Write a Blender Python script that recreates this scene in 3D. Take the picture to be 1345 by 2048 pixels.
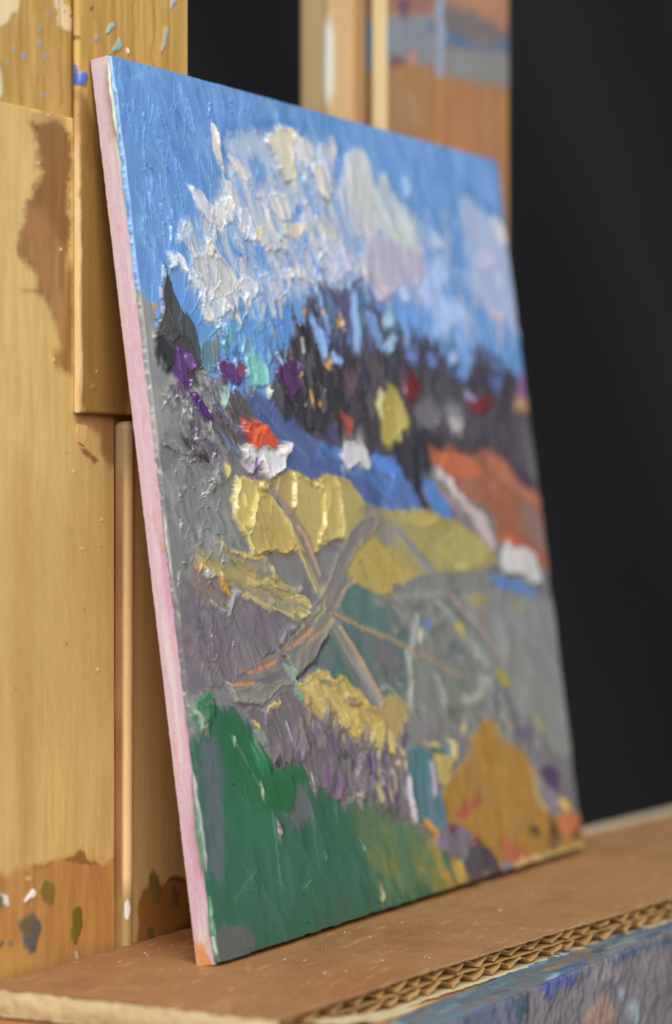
import bpy, bmesh, math, random
import numpy as np

# ------------------------------------------------------------------ camera, light, exposure
scene = bpy.context.scene
for o in list(bpy.data.objects):
    bpy.data.objects.remove(o)
COL = scene.collection

CAM = np.array([-0.351311, -0.218097, 0.077278])
YAW, PITCH = 1.0706336, -0.0064344
FPX, PW, PH = 5028.0, 1345.0, 2048.0            # focal length and photo size in photo pixels
VD = np.array([math.sin(YAW)*math.cos(PITCH), math.cos(YAW)*math.cos(PITCH), math.sin(PITCH)])
VR = np.array([math.cos(YAW), -math.sin(YAW), 0.0])
VU = np.cross(VR, VD)

from mathutils import Matrix, Vector
cam_data = bpy.data.cameras.new('camera')
cam = bpy.data.objects.new('camera', cam_data)
COL.objects.link(cam)
cam.matrix_world = Matrix((
    (VR[0], VU[0], -VD[0], CAM[0]),
    (VR[1], VU[1], -VD[1], CAM[1]),
    (VR[2], VU[2], -VD[2], CAM[2]),
    (0, 0, 0, 1)))
cam_data.sensor_fit = 'VERTICAL'
cam_data.sensor_height = 23.5
cam_data.sensor_width = 15.43
cam_data.lens = FPX/PH*23.5
cam_data.clip_start = 0.01
cam_data.clip_end = 50
cam_data.dof.use_dof = True
cam_data.dof.focus_distance = 0.432
cam_data.dof.aperture_fstop = 6.2
cam_data.dof.aperture_blades = 7
scene.camera = cam

world = bpy.data.worlds.new('World')
scene.world = world
world.use_nodes = True
bg = world.node_tree.nodes['Background']
bg.inputs[0].default_value = (0.90, 0.95, 1.0, 1)
bg.inputs[1].default_value = 0.38

def area_light(name, loc, target, size, power, col):
    d = bpy.data.lights.new(name, 'AREA')
    d.shape = 'RECTANGLE'; d.size = size[0]; d.size_y = size[1]
    d.energy = power; d.color = col
    o = bpy.data.objects.new(name, d); COL.objects.link(o)
    o.location = loc
    o.rotation_euler = (Vector(target)-Vector(loc)).to_track_quat('-Z', 'Y').to_euler()
    return o
area_light('window_light', (-1.26, -1.12, 1.32), (0.06, 0.0, 0.08), (1.5, 1.6), 57, (1.0, 0.965, 0.92))

scene.view_settings.view_transform = 'Standard'
scene.view_settings.look = 'None'
scene.view_settings.exposure = 0
scene.view_settings.gamma = 1

# ------------------------------------------------------------------ helpers
rng = np.random.default_rng(7)
random.seed(7)

def ray(px, py):
    px = np.asarray(px, float); py = np.asarray(py, float)
    return VD + VR*((px-PW/2)/FPX)[..., None] - VU*((py-PH/2)/FPX)[..., None]
def onto(px, py, P0, N):
    v = ray(px, py)
    t = ((P0-CAM)@N)/(v@N)
    return CAM + v*t[..., None]

def lin(c):
    c = np.asarray(c, float)/255.0
    return np.where(c <= 0.04045, c/12.92, ((c+0.055)/1.055)**2.4)

def vnoise(x, y, seed=0):
    xi = np.floor(x).astype(np.int64); yi = np.floor(y).astype(np.int64)
    fx = x-xi; fy = y-yi
    fx = fx*fx*(3-2*fx); fy = fy*fy*(3-2*fy)
    def h(a, b):
        n = (a*374761393 + b*668265263 + seed*982451653) & 0xffffffff
        n = ((n ^ (n >> 13))*1274126177) & 0xffffffff
        n = n ^ (n >> 16)
        return (n & 0xffff)/65535.0
    a = h(xi, yi); b = h(xi+1, yi); c = h(xi, yi+1); d = h(xi+1, yi+1)
    return (a*(1-fx)+b*fx)*(1-fy)+(c*(1-fx)+d*fx)*fy
def fbm(x, y, seed=0, n=3):
    s = 0; a = 0.5; t = 0
    for k in range(n):
        s = s+a*vnoise(x, y, seed+k*17); t += a
        x = x*2.03+5.1; y = y*2.03+3.7; a *= 0.5
    return s/t

# crops of the photograph that the outlines below were read from: offset x, y and magnification
CROP = {'F': (0, 0, 1), '1': (180, 90, 2.69), '2': (600, 180, 2.69), '3': (260, 520, 3.2024), '4': (640, 560, 2.924),
        '5': (300, 840, 2.924), '6': (700, 900, 2.924), '7': (320, 1260, 2.69), '8': (740, 1300, 2.924),
        'G': (360, 1640, 2.69), 'a': (0, 0, 3.3625), 'b': (0, 500, 3.3625), 'c': (0, 1000, 3.3625),
        'd': (0, 1500, 2.69), 'e': (845, 1548, 2.69), 'p': (560, 0, 2.49)}

class Sheet:
    """A rectangular surface with pigment colour and paint thickness on a fine grid (millimetres)."""
    def __init__(s, origin, ux, uy, nrm, w, h, nx, ny, base):
        s.o = np.array(origin, float); s.ux = np.array(ux, float); s.uy = np.array(uy, float); s.n = np.array(nrm, float)
        s.w, s.h, s.nx, s.ny = w, h, nx, ny
        s.U, s.V = np.meshgrid(np.linspace(0, w, nx), np.linspace(0, h, ny))
        s.C = np.ones((ny, nx, 3))*lin(base)
        s.H = np.zeros((ny, nx)); s.L = np.zeros((ny, nx), int)
        s.names = ['']; s.k = 0
        U, V = s.U, s.V
        s.wu = (fbm(U*0.30, V*0.30, 1)-.5)*1.5; s.wv = (fbm(U*0.30, V*0.30, 2)-.5)*1.5
        s.A = np.full((ny, nx), 1.9); s.W = np.full((ny, nx), 1.0)
        s.fu = (fbm(U*1.7, V*1.7, 3, 2)-.5); s.fv = (fbm(U*1.7, V*1.7, 4, 2)-.5)
    def label(s, name, fresh=False):
        if name in s.names and not fresh:
            return s.names.index(name)
        s.names.append(name); return len(s.names)-1
    def mm(s, crop, pts):
        ox, oy, m = CROP[crop]
        p = np.array(pts, float)
        P = onto(ox+p[:, 0]/m, oy+p[:, 1]/m, s.o, s.n)-s.o
        return np.stack([P@s.ux, P@s.uy], -1)*1000
    def box(s, lo, hi, pad):
        du = s.w/(s.nx-1); dv = s.h/(s.ny-1)
        a = max(0, int((lo[0]-pad)/du)); b = min(s.nx, int((hi[0]+pad)/du)+2)
        c = max(0, int((lo[1]-pad)/dv)); d = min(s.ny, int((hi[1]+pad)/dv)+2)
        return (slice(c, d), slice(a, b)) if b > a and d > c else None
    def streaks(s, B, ang, seed, scale=1.0):
        c, q = math.cos(ang), math.sin(ang)
        u, v = s.U[B], s.V[B]
        a = u*c+v*q; b = -u*q+v*c
        return fbm(a*0.10*scale, b*1.0*scale, seed, 3)
    def blend(s, B, d, col, h, e, ridge, ang, sa, c2, mix, op, lab, keep, rb=1.0, wa=1.0):
        s.k += 1; k = s.k
        m = np.clip(0.5-d/(2*e), 0, 1); m = m*m*(3-2*m)*op
        st = s.streaks(B, ang, 100+k*7)
        col = lin(col)*np.ones(d.shape+(3,))
        if c2 is not None:
            f = np.clip((st-.5)*3.5+mix, 0, 1)[..., None]
            col = col*(1-f)+lin(c2)*f
        col = col*(1+sa*(st-.5)*2)[..., None]
        s.C[B] = s.C[B]*(1-m[..., None])+col*m[..., None]
        hm = m*keep
        edge = np.exp(-((d+0.22*rb)/(0.20*rb))**2)*ridge*np.clip(st*2.2-0.35, 0.1, 1.5)*op
        s.H[B] = s.H[B]*(1-hm*.8)+m*(h+(st-.5)*min(h, .8)*0.22)+edge
        s.A[B] = np.where(m > .4, ang, s.A[B]); s.W[B] = np.where(m > .4, wa, s.W[B])
        if lab is not None:
            s.L[B] = np.where(m > 0.5, lab, s.L[B])
    def P(s, crop, pts, col, lab=None, h=.3, e=.3, r=.0, ang=1.9, sa=.10, c2=None, mix=.35, op=1, w=.8, f=.22, keep=1.0, fresh=False, smooth=1, rb=1.0, wa=.7):
        p = s.mm(crop, pts)
        for _ in range(smooth):
            q = np.roll(p, -1, 0)
            p = np.stack([p*.78+q*.22, p*.22+q*.78], 1).reshape(-1, 2)
        B = s.box(p.min(0), p.max(0), e+1.5+r)
        if B is None: return
        u = s.U[B]+s.wu[B]*w*1.6+s.fu[B]*f*1.2; v = s.V[B]+s.wv[B]*w*1.6+s.fv[B]*f*1.2
        d2 = np.full(u.shape, 1e9); ins = np.zeros(u.shape, bool)
        n = len(p)
        for i in range(n):
            a = p[i]; b = p[(i+1) % n]; ab = b-a
            L2 = ab@ab+1e-12
            t = np.clip(((u-a[0])*ab[0]+(v-a[1])*ab[1])/L2, 0, 1)
            d2 = np.minimum(d2, (u-a[0]-t*ab[0])**2+(v-a[1]-t*ab[1])**2)
            if abs(ab[1]) > 1e-12:
                c = ((a[1] > v) != (b[1] > v)) & (u < ab[0]*(v-a[1])/ab[1]+a[0])
                ins ^= c
        d = np.sqrt(d2)*np.where(ins, -1, 1)
        s.blend(B, d, col, h, e, r, ang, sa, c2, mix, op, s.label(lab, fresh) if lab else None, keep, rb, wa)
    def Ln(s, crop, pts, wid, col, lab=None, h=.2, e=.2, sa=.1, op=1, w=.3, f=.15, keep=.6, wa=.35, taper=(1, 1), c2=None, mix=.35, r=0, mmpts=None, fresh=False):
        p = s.mm(crop, pts) if mmpts is None else np.array(mmpts, float)
        B = s.box(p.min(0), p.max(0), e+wid+1.0)
        if B is None: return
        u = s.U[B]+s.wu[B]*w*1.6+s.fu[B]*f*1.2; v = s.V[B]+s.wv[B]*w*1.6+s.fv[B]*f*1.2
        d = np.full(u.shape, 1e9); n = len(p)-1
        for i in range(n):
            a = p[i]; b = p[i+1]; ab = b-a
            t = np.clip(((u-a[0])*ab[0]+(v-a[1])*ab[1])/(ab@ab+1e-12), 0, 1)
            wd = wid/2*(taper[0]+(taper[1]-taper[0])*(i+t)/n)
            d = np.minimum(d, np.sqrt((u-a[0]-t*ab[0])**2+(v-a[1]-t*ab[1])**2)-wd)
        ab = p[-1]-p[0]; ang = math.atan2(ab[1], ab[0])
        if col is None:
            m = np.clip(0.5-d/(2*e), 0, 1); m = m*m*(3-2*m)*op
            s.H[B] += m*h
        else:
            s.blend(B, d, col, h, e, r, ang, sa, c2, mix, op, s.label(lab, fresh) if lab else None, keep, 1.0, wa)
    def drag(s, seed=5, gain=.72, soft=3):
        """pull pigment and body along each stroke's direction, by an amount that varies across it: knife and brush streaks"""
        ca, sa = np.cos(s.A), np.sin(s.A)
        a = s.U*ca+s.V*sa; b = -s.U*sa+s.V*ca
        st = vnoise(a*.10, b*1.1, seed)*.6+vnoise(a*.22, b*2.4, seed+1)*.4-.5
        du = s.w/(s.nx-1); dv = s.h/(s.ny-1)
        C = 0; H = 0
        jj, ii = np.indices(s.U.shape)
        for k in range(soft):
            d = s.W*gain*2*(st*2+(k-(soft-1)/2)*.22)
            i = np.clip(np.rint(ii+d*ca/du), 0, s.nx-1).astype(int); j = np.clip(np.rint(jj+d*sa/dv), 0, s.ny-1).astype(int)
            C = C+s.C[j, i]/soft; H = H+s.H[j, i]/soft
        s.C = C; s.H = s.smooth(s.H*.5+H*.5)
    def smooth(s, H, n=1):
        for _ in range(n):
            Q = np.pad(H, 1, mode='edge')
            H = (Q[1:-1, :-2]+2*Q[1:-1, 1:-1]+Q[1:-1, 2:])/4
            Q = np.pad(H, 1, mode='edge')
            H = (Q[:-2, 1:-1]+2*Q[1:-1, 1:-1]+Q[2:, 1:-1])/4
        return H
    def scatter(s, crop, poly, n, cols, L, wd, ang, h, lab=None, e=.3, op=1, wa=1.0, seed=0, r=.1, bend=.25):
        g = np.random.default_rng(900+seed)
        q = s.mm(crop, poly); lo, hi = q.min(0), q.max(0); done = 0; tries = 0
        while done < n and tries < n*30:
            tries += 1
            x = g.uniform(lo[0], hi[0]); y = g.uniform(lo[1], hi[1]); ins = False
            for i in range(len(q)):
                a, b = q[i], q[(i+1) % len(q)]
                if (a[1] > y) != (b[1] > y) and x < (b[0]-a[0])*(y-a[1])/(b[1]-a[1]+1e-12)+a[0]: ins = not ins
            if not ins: continue
            done += 1
            an = g.uniform(*ang); l = g.uniform(*L); pts = [(x, y)]
            for k in range(3):
                an += g.normal(0, bend); pts.append((pts[-1][0]+math.cos(an)*l/3, pts[-1][1]+math.sin(an)*l/3))
            s.Ln('F', None, g.uniform(*wd), cols[g.integers(len(cols))], lab, h=g.uniform(*h), e=e, op=op, w=.7, f=.3, mmpts=pts, taper=(1, .35), wa=wa, r=r, sa=.1)
    def O(s, crop, x, y, rx, ry, col, lab=None, **k):
        a = np.linspace(0, 2*math.pi, 11)[:-1]
        s.P(crop, np.stack([x+rx*np.cos(a), y+ry*np.sin(a)], -1), col, lab, **k)

# ------------------------------------------------------------------ materials
def mat(name, rough=.5, spec=.5, col=None, attr=None, nodes=None):
    m = bpy.data.materials.new(name); m.use_nodes = True
    nt = m.node_tree; b = nt.nodes['Principled BSDF']
    b.inputs['Roughness'].default_value = rough
    b.inputs['Specular IOR Level'].default_value = spec
    if col is not None: b.inputs['Base Color'].default_value = (*lin(col), 1)
    if nodes: nodes(nt, b)
    return m
def N(nt, t, **kw):
    n = nt.nodes.new(t)
    for k, v in kw.items(): setattr(n, k, v)
    return n
def tex_noise(nt, scale, detail=4, stretch=None, rough=.55):
    tc = N(nt, 'ShaderNodeTexCoord'); mp = N(nt, 'ShaderNodeMapping')
    if stretch: mp.inputs['Scale'].default_value = stretch
    nz = N(nt, 'ShaderNodeTexNoise'); nz.inputs['Scale'].default_value = scale
    nz.inputs['Detail'].default_value = detail; nz.inputs['Roughness'].default_value = rough
    nt.links.new(tc.outputs['Object'], mp.inputs['Vector']); nt.links.new(mp.outputs[0], nz.inputs['Vector'])
    return nz
def varied(nt, b, src, noises, bump=None, rough=None):
    """base colour = src times each noise mapped to a range; optional fine bump and roughness"""
    out = src
    for nz, lo, hi in noises:
        mr = N(nt, 'ShaderNodeMapRange'); mr.inputs[1].default_value = .3; mr.inputs[2].default_value = .7
        mr.inputs[3].default_value = lo; mr.inputs[4].default_value = hi
        nt.links.new(nz.outputs['Fac'], mr.inputs[0])
        mx = N(nt, 'ShaderNodeVectorMath', operation='SCALE')
        nt.links.new(out, mx.inputs[0]); nt.links.new(mr.outputs[0], mx.inputs['Scale'])
        out = mx.outputs[0]
    nt.links.new(out, b.inputs['Base Color'])
    if bump:
        nz, st, dist = bump
        bp = N(nt, 'ShaderNodeBump'); bp.inputs['Strength'].default_value = st; bp.inputs['Distance'].default_value = dist
        nt.links.new(nz.outputs['Fac'], bp.inputs['Height']); nt.links.new(bp.outputs[0], b.inputs['Normal'])
    if rough:
        nz, lo, hi = rough
        mr = N(nt, 'ShaderNodeMapRange'); mr.inputs[1].default_value = .3; mr.inputs[2].default_value = .7
        mr.inputs[3].default_value = lo; mr.inputs[4].default_value = hi
        nt.links.new(nz.outputs['Fac'], mr.inputs[0]); nt.links.new(mr.outputs[0], b.inputs['Roughness'])
def attr_src(nt):
    a = N(nt, 'ShaderNodeAttribute'); a.attribute_name = 'pigment'; return a.outputs['Color']
def rgb_src(nt, c):
    r = N(nt, 'ShaderNodeRGB'); r.outputs[0].default_value = (*lin(c), 1); return r.outputs[0]

M_oil = mat('oil_paint', .34, .75, nodes=lambda nt, b: varied(nt, b, attr_src(nt),
    [(tex_noise(nt, 900, 3), .94, 1.06)], bump=(tex_noise(nt, 1500, 4), .08, .0001), rough=(tex_noise(nt, 110, 3), .17, .36)))
def wood_nodes(nt, b, src=None, r=(.38, .55)):
    g = tex_noise(nt, 260, 5, (1, 1, .035)); f = tex_noise(nt, 1600, 3, (1, 1, .25)); bl = tex_noise(nt, 45, 3, (1, 1, .4))
    varied(nt, b, src or attr_src(nt), [(g, .95, 1.04), (f, .955, 1.045), (bl, .94, 1.06)],
           bump=(f, .35, .00015), rough=(bl, *r))
M_wood = mat('varnished_pine', .45, .4, nodes=wood_nodes)
def plain(name, c, rough, var=.12, scale=400, bump=.3, spec=.4):
    def fn(nt, b):
        z = tex_noise(nt, scale, 4); z2 = tex_noise(nt, scale*.12, 3)
        varied(nt, b, rgb_src(nt, c), [(z, 1-var, 1+var), (z2, 1-var, 1+var)], bump=(z, bump, .0002))
    return mat(name, rough, spec, nodes=fn)
M_kraft = plain('kraft_paper', (172, 124, 78), .8, .07, 700, .25, .2)
M_flute = plain('corrugated_kraft', (176, 138, 88), .8, .10, 500, .2, .2)
M_torn = plain('torn_paper', (200, 184, 144), .85, .06, 500, .4, .2)
M_rawwood = plain('raw_wood', (222, 178, 118), .6, .10, 300, .2)

# ------------------------------------------------------------------ mesh builders
def link(name, me, m, parent=None):
    o = bpy.data.objects.new(name, me); COL.objects.link(o)
    if m is not None: me.materials.append(m)
    if parent is not None: o.parent = parent
    return o
def raw_mesh(name, V, F4, normals=None, cols=None, smooth=True):
    me = bpy.data.meshes.new(name)
    nv, nf = len(V), len(F4); k = F4.shape[1]
    me.vertices.add(nv); me.loops.add(nf*k); me.polygons.add(nf)
    me.vertices.foreach_set('co', np.ascontiguousarray(V, np.float32).ravel())
    me.loops.foreach_set('vertex_index', np.ascontiguousarray(F4, np.int32).ravel())
    me.polygons.foreach_set('loop_start', np.arange(0, nf*k, k, dtype=np.int32))
    me.polygons.foreach_set('loop_total', np.full(nf, k, np.int32))
    me.polygons.foreach_set('use_smooth', np.full(nf, smooth, bool))
    me.update(calc_edges=True)
    if cols is not None:
        a = me.color_attributes.new('pigment', 'FLOAT_COLOR', 'POINT')
        a.data.foreach_set('color', np.concatenate([cols, np.ones((nv, 1))], 1).astype(np.float32).ravel())
    if normals is not None:
        me.normals_split_custom_set_from_vertices(normals.tolist())
    return me
def empty(name, loc=(0, 0, 0)):
    o = bpy.data.objects.new(name, None); COL.objects.link(o); o.location = loc
    o.empty_display_size = .02
    return o
def tag(o, label, cat, group=None, kind=None):
    if label: o['label'] = label
    if cat: o['category'] = cat
    if group: o['group'] = group
    if kind: o['kind'] = kind
    return o
def bm_obj(name, bm, m, parent=None, smooth=False):
    me = bpy.data.meshes.new(name); bmesh.ops.recalc_face_normals(bm, faces=bm.faces[:]); bm.to_mesh(me); bm.free()
    if smooth: me.polygons.foreach_set('use_smooth', [True]*len(me.polygons))
    return link(name, me, m, parent)
def add_box(bm, lo, hi):
    v = [bm.verts.new((x, y, z)) for x in (lo[0], hi[0]) for y in (lo[1], hi[1]) for z in (lo[2], hi[2])]
    for f in ((0, 1, 3, 2), (4, 6, 7, 5), (0, 4, 5, 1), (2, 3, 7, 6), (0, 2, 6, 4), (1, 5, 7, 3)):
        bm.faces.new([v[i] for i in f])

def board(name, sh, thick, m, parent, scale_h=1.0, round_left=0.0, rough_edge=0.0):
    """solid board: the Sheet's grid as its front, closed by sides and a back; front edges eased"""
    ny, nx = sh.U.shape
    U, V, H = sh.U.copy(), sh.V.copy(), sh.H*scale_h
    drop = np.zeros_like(U)
    if round_left > 0:
        x = np.clip(1-U/round_left, 0, 1); drop += round_left*(1-np.sqrt(np.clip(1-x*x, 0, 1)))*.9
    e = .35
    for q in (U if round_left == 0 else U*0+9, sh.w-U, V, sh.h-V):
        x = np.clip(1-q/e, 0, 1); drop = np.maximum(drop, e*.7*(1-np.sqrt(np.clip(1-x*x, 0, 1))))
    if rough_edge:
        j = (fbm(U*.9, V*.9, 71, 3)-.5)*rough_edge
        V = V-np.where(V > sh.h-.01, np.abs(j)*1.0, 0)
    P = sh.o+(U[..., None]*sh.ux+V[..., None]*sh.uy+(H-drop)[..., None]*sh.n)/1000
    front = P.reshape(-1, 3); C = sh.C.reshape(-1, 3)
    idx = np.arange(ny*nx).reshape(ny, nx)
    F = np.stack([idx[:-1, :-1], idx[:-1, 1:], idx[1:, 1:], idx[1:, :-1]], -1).reshape(-1, 4)
    ring = np.concatenate([idx[0, :], idx[1:, -1], idx[-1, -2::-1], idx[-2:0:-1, 0]])
    rp = front[ring]; back = rp-((rp-sh.o)@sh.n)[:, None]*sh.n-sh.n*thick
    n0 = len(front); nr = len(ring)
    # ring copied so the side keeps a crisp edge
    V3 = np.concatenate([front, rp, back, [back.mean(0)]]); CC = np.concatenate([C, C[ring], C[ring], [C.mean(0)]])
    a = np.arange(nr); b = (a+1) % nr
    side = np.stack([n0+b, n0+a, n0+nr+a, n0+nr+b], -1)
    cap = np.stack([n0+nr+b, n0+nr+a, np.full(nr, n0+2*nr), np.full(nr, n0+2*nr)], -1)
    me = raw_mesh(name, V3, np.concatenate([F, side]), cols=CC)
    bmx = bmesh.new(); bmx.from_mesh(me); bmx.verts.ensure_lookup_table()
    for i in range(nr):
        bmx.faces.new([bmx.verts[n0+nr+int(b[i])], bmx.verts[n0+nr+i], bmx.verts[n0+2*nr]])
    bmx.to_mesh(me); bmx.free()
    return link(name, me, m, parent)

# ------------------------------------------------------------------ the painting
S, LEAN, THICK = 0.152, 0.1380334, 0.0037434
UPV = np.array([0, math.sin(LEAN), math.cos(LEAN)])
NF = np.array([0, -math.cos(LEAN), math.sin(LEAN)])
XV = np.array([1.0, 0, 0])
p = Sheet(NF*THICK, XV, UPV, NF, S*1000, S*1000, 680, 960, (104, 152, 208))
P, Ln, O = p.P, p.Ln, p.O
VERT, DIAG, FLAT = math.pi/2, -.75, -.35

# --- sky
P('F', [(120, 40), (1060, 260), (1120, 860), (260, 820)], (106, 153, 210), 'sky_paint', h=.35, c2=(92, 139, 201), mix=.3, ang=1.2, sa=.04)
P('1', [(250, 120), (520, 170), (900, 290), (880, 420), (700, 440), (560, 380), (380, 330), (250, 240)], (98, 146, 210), 'sky_paint', h=.4, e=1.2, c2=(116, 162, 217), sa=.04)
P('1', [(690, 430), (1000, 390), (1150, 420), (1130, 480), (860, 490), (740, 510)], (86, 132, 190), 'sky_paint', h=.35, e=.8, sa=.05)
P('1', [(190, 560), (330, 540), (440, 900), (330, 1000), (240, 1080)], (100, 146, 201), 'sky_paint', h=.3, e=1.2, sa=.04)
P('1', [(460, 560), (640, 520), (690, 700), (680, 880), (620, 860), (500, 740)], (96, 144, 203), 'sky_paint', h=.3, e=1.0, sa=.04)
P('2', [(300, 100), (900, 330), (1050, 420), (1080, 640), (900, 560), (640, 640), (400, 420), (200, 300)], (108, 156, 218), 'sky_paint', h=.3, e=1.5, c2=(128, 170, 226), mix=.3, sa=.04)
P('3', [(560, 300), (760, 280), (1060, 330), (1030, 640), (860, 600), (700, 480)], (92, 141, 206), 'sky_paint', h=.3, e=1, sa=.05, ang=VERT)
P('2', [(600, 900), (820, 1000), (900, 1345), (700, 1345), (500, 1200)], (112, 158, 224), 'sky_paint', h=.3, e=1.5, sa=.05, ang=VERT)
P('3', [(300, 80), (440, 200), (440, 380), (520, 500), (420, 520), (330, 360), (250, 180)], (98, 148, 212), 'sky_paint', h=.35, e=.6, sa=.06, ang=VERT)

# --- clouds
def cl(z, pts, c, h=.45, e=.35, r=.25, **k):
    e = e*1.35; r = r*.9; c = tuple(min(250, x*1.05) for x in c) if min(c) > 150 else c
    k.setdefault('c2', tuple(min(255, x+22) for x in c)); k.setdefault('ang', -1.0); k.setdefault('sa', .07); k.setdefault('wa', .8)
    P(z, pts, c, 'cloud_paint', h=h, e=e, r=r, **k)
cl('1', [(470, 1010), (640, 880), (700, 700), (800, 640), (960, 760), (1120, 900), (1345, 880), (1345, 1200), (1180, 1345), (700, 1345), (560, 1180)], (184, 191, 200), .3, 1.4, 0, c2=(126, 162, 206), mix=.16, op=.95)
cl('1', [(560, 1080), (760, 980), (980, 1060), (1180, 1040), (1345, 980), (1345, 1345), (640, 1345)], (176, 186, 202), .3, 1.4, 0, c2=(116, 158, 208), mix=.34, op=.85)
cl('1', [(720, 560), (900, 470), (1200, 500), (1345, 640), (1345, 900), (1100, 900), (880, 780)], (176, 187, 203), .3, 1.4, 0, c2=(116, 158, 208), mix=.28, op=.9)
cl('2', [(0, 640), (240, 560), (640, 700), (800, 960), (760, 1100), (300, 1100), (0, 980)], (160, 180, 210), .3, 1.8, 0, c2=(118, 160, 214), mix=.35, op=.85)
cl('3', [(300, 60), (700, 0), (1100, 60), (1080, 200), (760, 320), (520, 420), (430, 300)], (166, 182, 204), .3, 1.2, 0, c2=(106, 152, 208), mix=.42, op=.85)
CLP = [(206, 206, 206), (214, 206, 190), (186, 192, 204), (196, 200, 206), (222, 214, 196), (150, 176, 210), (104, 152, 210), (170, 184, 208), (96, 146, 208)]
p.scatter('1', [(440, 1000), (640, 860), (690, 600), (900, 470), (1120, 470), (1330, 620), (1345, 1000), (1240, 1345), (640, 1345), (520, 1180)], 95, CLP, (2, 7), (.9, 2.6), (-1.7, -.7), (.25, .75), 'cloud_paint', wa=1.0, seed=1, r=.35)
p.scatter('3', [(330, 40), (640, 0), (1050, 60), (960, 260), (700, 330), (500, 430), (430, 300)], 40, CLP, (1.5, 5), (.8, 2.2), (-1.8, -.9), (.25, .7), 'cloud_paint', wa=1.0, seed=2, r=.35)
p.scatter('2', [(60, 260), (300, 320), (560, 480), (680, 900), (640, 1100), (100, 1060), (0, 700)], 50, CLP, (2, 7), (1.0, 3.0), (-1.7, -.8), (.2, .6), 'cloud_paint', wa=1.4, seed=3, e=.5, r=.2)
p.scatter('2', [(640, 560), (1060, 600), (1160, 1300), (700, 1345), (600, 1000)], 90, [(150, 176, 220), (120, 162, 222), (172, 186, 216), (108, 154, 218), (180, 182, 212)], (3, 9), (1, 3), (-1.7, -.9), (.2, .5), 'cloud_paint', wa=1.6, seed=4, e=.6, r=.15)
p.scatter('F', [(240, 130), (480, 170), (960, 310), (990, 420), (700, 300), (420, 240), (400, 420), (300, 480), (270, 470)], 80, [(98, 146, 208), (110, 158, 214), (92, 140, 202), (118, 164, 218)], (3, 12), (1, 3), (-2.0, -.8), (.06, .2), 'sky_paint', wa=1.4, seed=5, e=.8, r=.12)
cl('1', [(700, 520), (870, 450), (900, 520), (940, 600), (960, 700), (1040, 760), (1110, 840), (1080, 910), (960, 900), (900, 800), (830, 740), (820, 610), (740, 600)], (160, 180, 208), .35, .9, .1, c2=(182, 188, 200))
cl('1', [(630, 430), (660, 440), (685, 560), (695, 650), (655, 600)], (208, 203, 192), .6, .25, .3)
cl('1', [(700, 780), (770, 650), (830, 740), (900, 860), (960, 960), (1000, 1080), (960, 1110), (880, 1080), (800, 960), (740, 900)], (206, 208, 208), .6, .5, .5, c2=(148, 176, 212), mix=.45, ang=-1.15)
cl('1', [(720, 600), (800, 630), (850, 740), (800, 740), (740, 660)], (196, 192, 190), .6, .3, .4)
cl('1', [(920, 510), (960, 470), (1050, 440), (1080, 480), (1055, 560), (1060, 620), (1100, 700), (1050, 745), (1000, 690), (960, 600)], (206, 202, 178), 1.0, .25, .7, c2=(222, 214, 190))
cl('1', [(1060, 500), (1140, 490), (1190, 560), (1180, 650), (1120, 640), (1070, 560)], (196, 194, 196), .6, .5, .3)
cl('1', [(1150, 660), (1240, 640), (1285, 780), (1240, 855), (1200, 800)], (204, 198, 186), .95, .25, .65)
cl('1', [(1210, 520), (1250, 540), (1245, 690), (1215, 640)], (176, 192, 216), .6, .3, .4)
cl('1', [(1270, 500), (1310, 520), (1300, 600), (1270, 560)], (200, 188, 184), .6, .3, .3)
cl('1', [(930, 800), (1040, 830), (1070, 940), (1000, 970), (950, 880)], (206, 202, 194), .7, .35, .5)
cl('1', [(865, 990), (915, 990), (905, 1085), (870, 1070)], (222, 198, 158), .6, .3, .3)
cl('1', [(1000, 980), (1140, 975), (1120, 1050), (1020, 1030)], (206, 192, 172), .5, .5, .3)
cl('1', [(520, 740), (560, 790), (600, 870), (710, 920), (690, 990), (640, 980), (590, 930), (540, 870)], (186, 190, 200), .55, .3, .5)
cl('1', [(640, 880), (720, 800), (760, 860), (740, 960), (690, 985)], (212, 214, 214), .7, .3, .5)
cl('1', [(760, 880), (830, 900), (880, 1020), (860, 1080), (790, 1040)], (196, 200, 206), .7, .3, .5)
cl('1', [(480, 940), (540, 960), (520, 1060), (450, 1080), (440, 1010)], (170, 186, 200), .45, .6, .2)
cl('3', [(330, 30), (420, -40), (580, -20), (625, 60), (650, 150), (655, 190), (560, 260), (490, 200), (420, 110)], (178, 184, 190), .55, .3, .5, c2=(190, 194, 196), sa=.04)
cl('3', [(225, 5), (330, 20), (430, 110), (470, 190), (450, 260), (430, 160), (330, 90), (250, 50)], (206, 209, 214), .9, .25, .5, w=1.4, f=1.2)
cl('3', [(445, 200), (500, 250), (600, 265), (655, 300), (560, 335), (520, 370), (590, 400), (560, 432), (480, 400), (440, 350)], (196, 200, 208), .8, .3, .6, w=1.4, f=1.1, c2=(222, 216, 208))
cl('3', [(650, 150), (720, 110), (800, 190), (780, 255), (740, 275), (690, 220)], (196, 200, 206), .7, .3, .5)
cl('3', [(800, 120), (880, 110), (935, 190), (890, 295), (825, 210)], (160, 178, 206), .5, .3, .4)
cl('3', [(955, 50), (1045, 80), (1030, 115), (980, 175)], (206, 206, 210), .8, .3, .5)
cl('3', [(860, 0), (960, 10), (950, 60), (880, 70)], (180, 186, 200), .5, .4, .3)
P('1', [(640, 1000), (720, 1040), (795, 1180), (770, 1275), (740, 1200), (680, 1090)], (90, 143, 206), 'sky_paint', h=.4, e=.25, r=.35, ang=-1.1)
P('1', [(690, 660), (740, 690), (750, 750), (700, 740)], (104, 160, 214), 'sky_paint', h=.3, e=.4)
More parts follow.
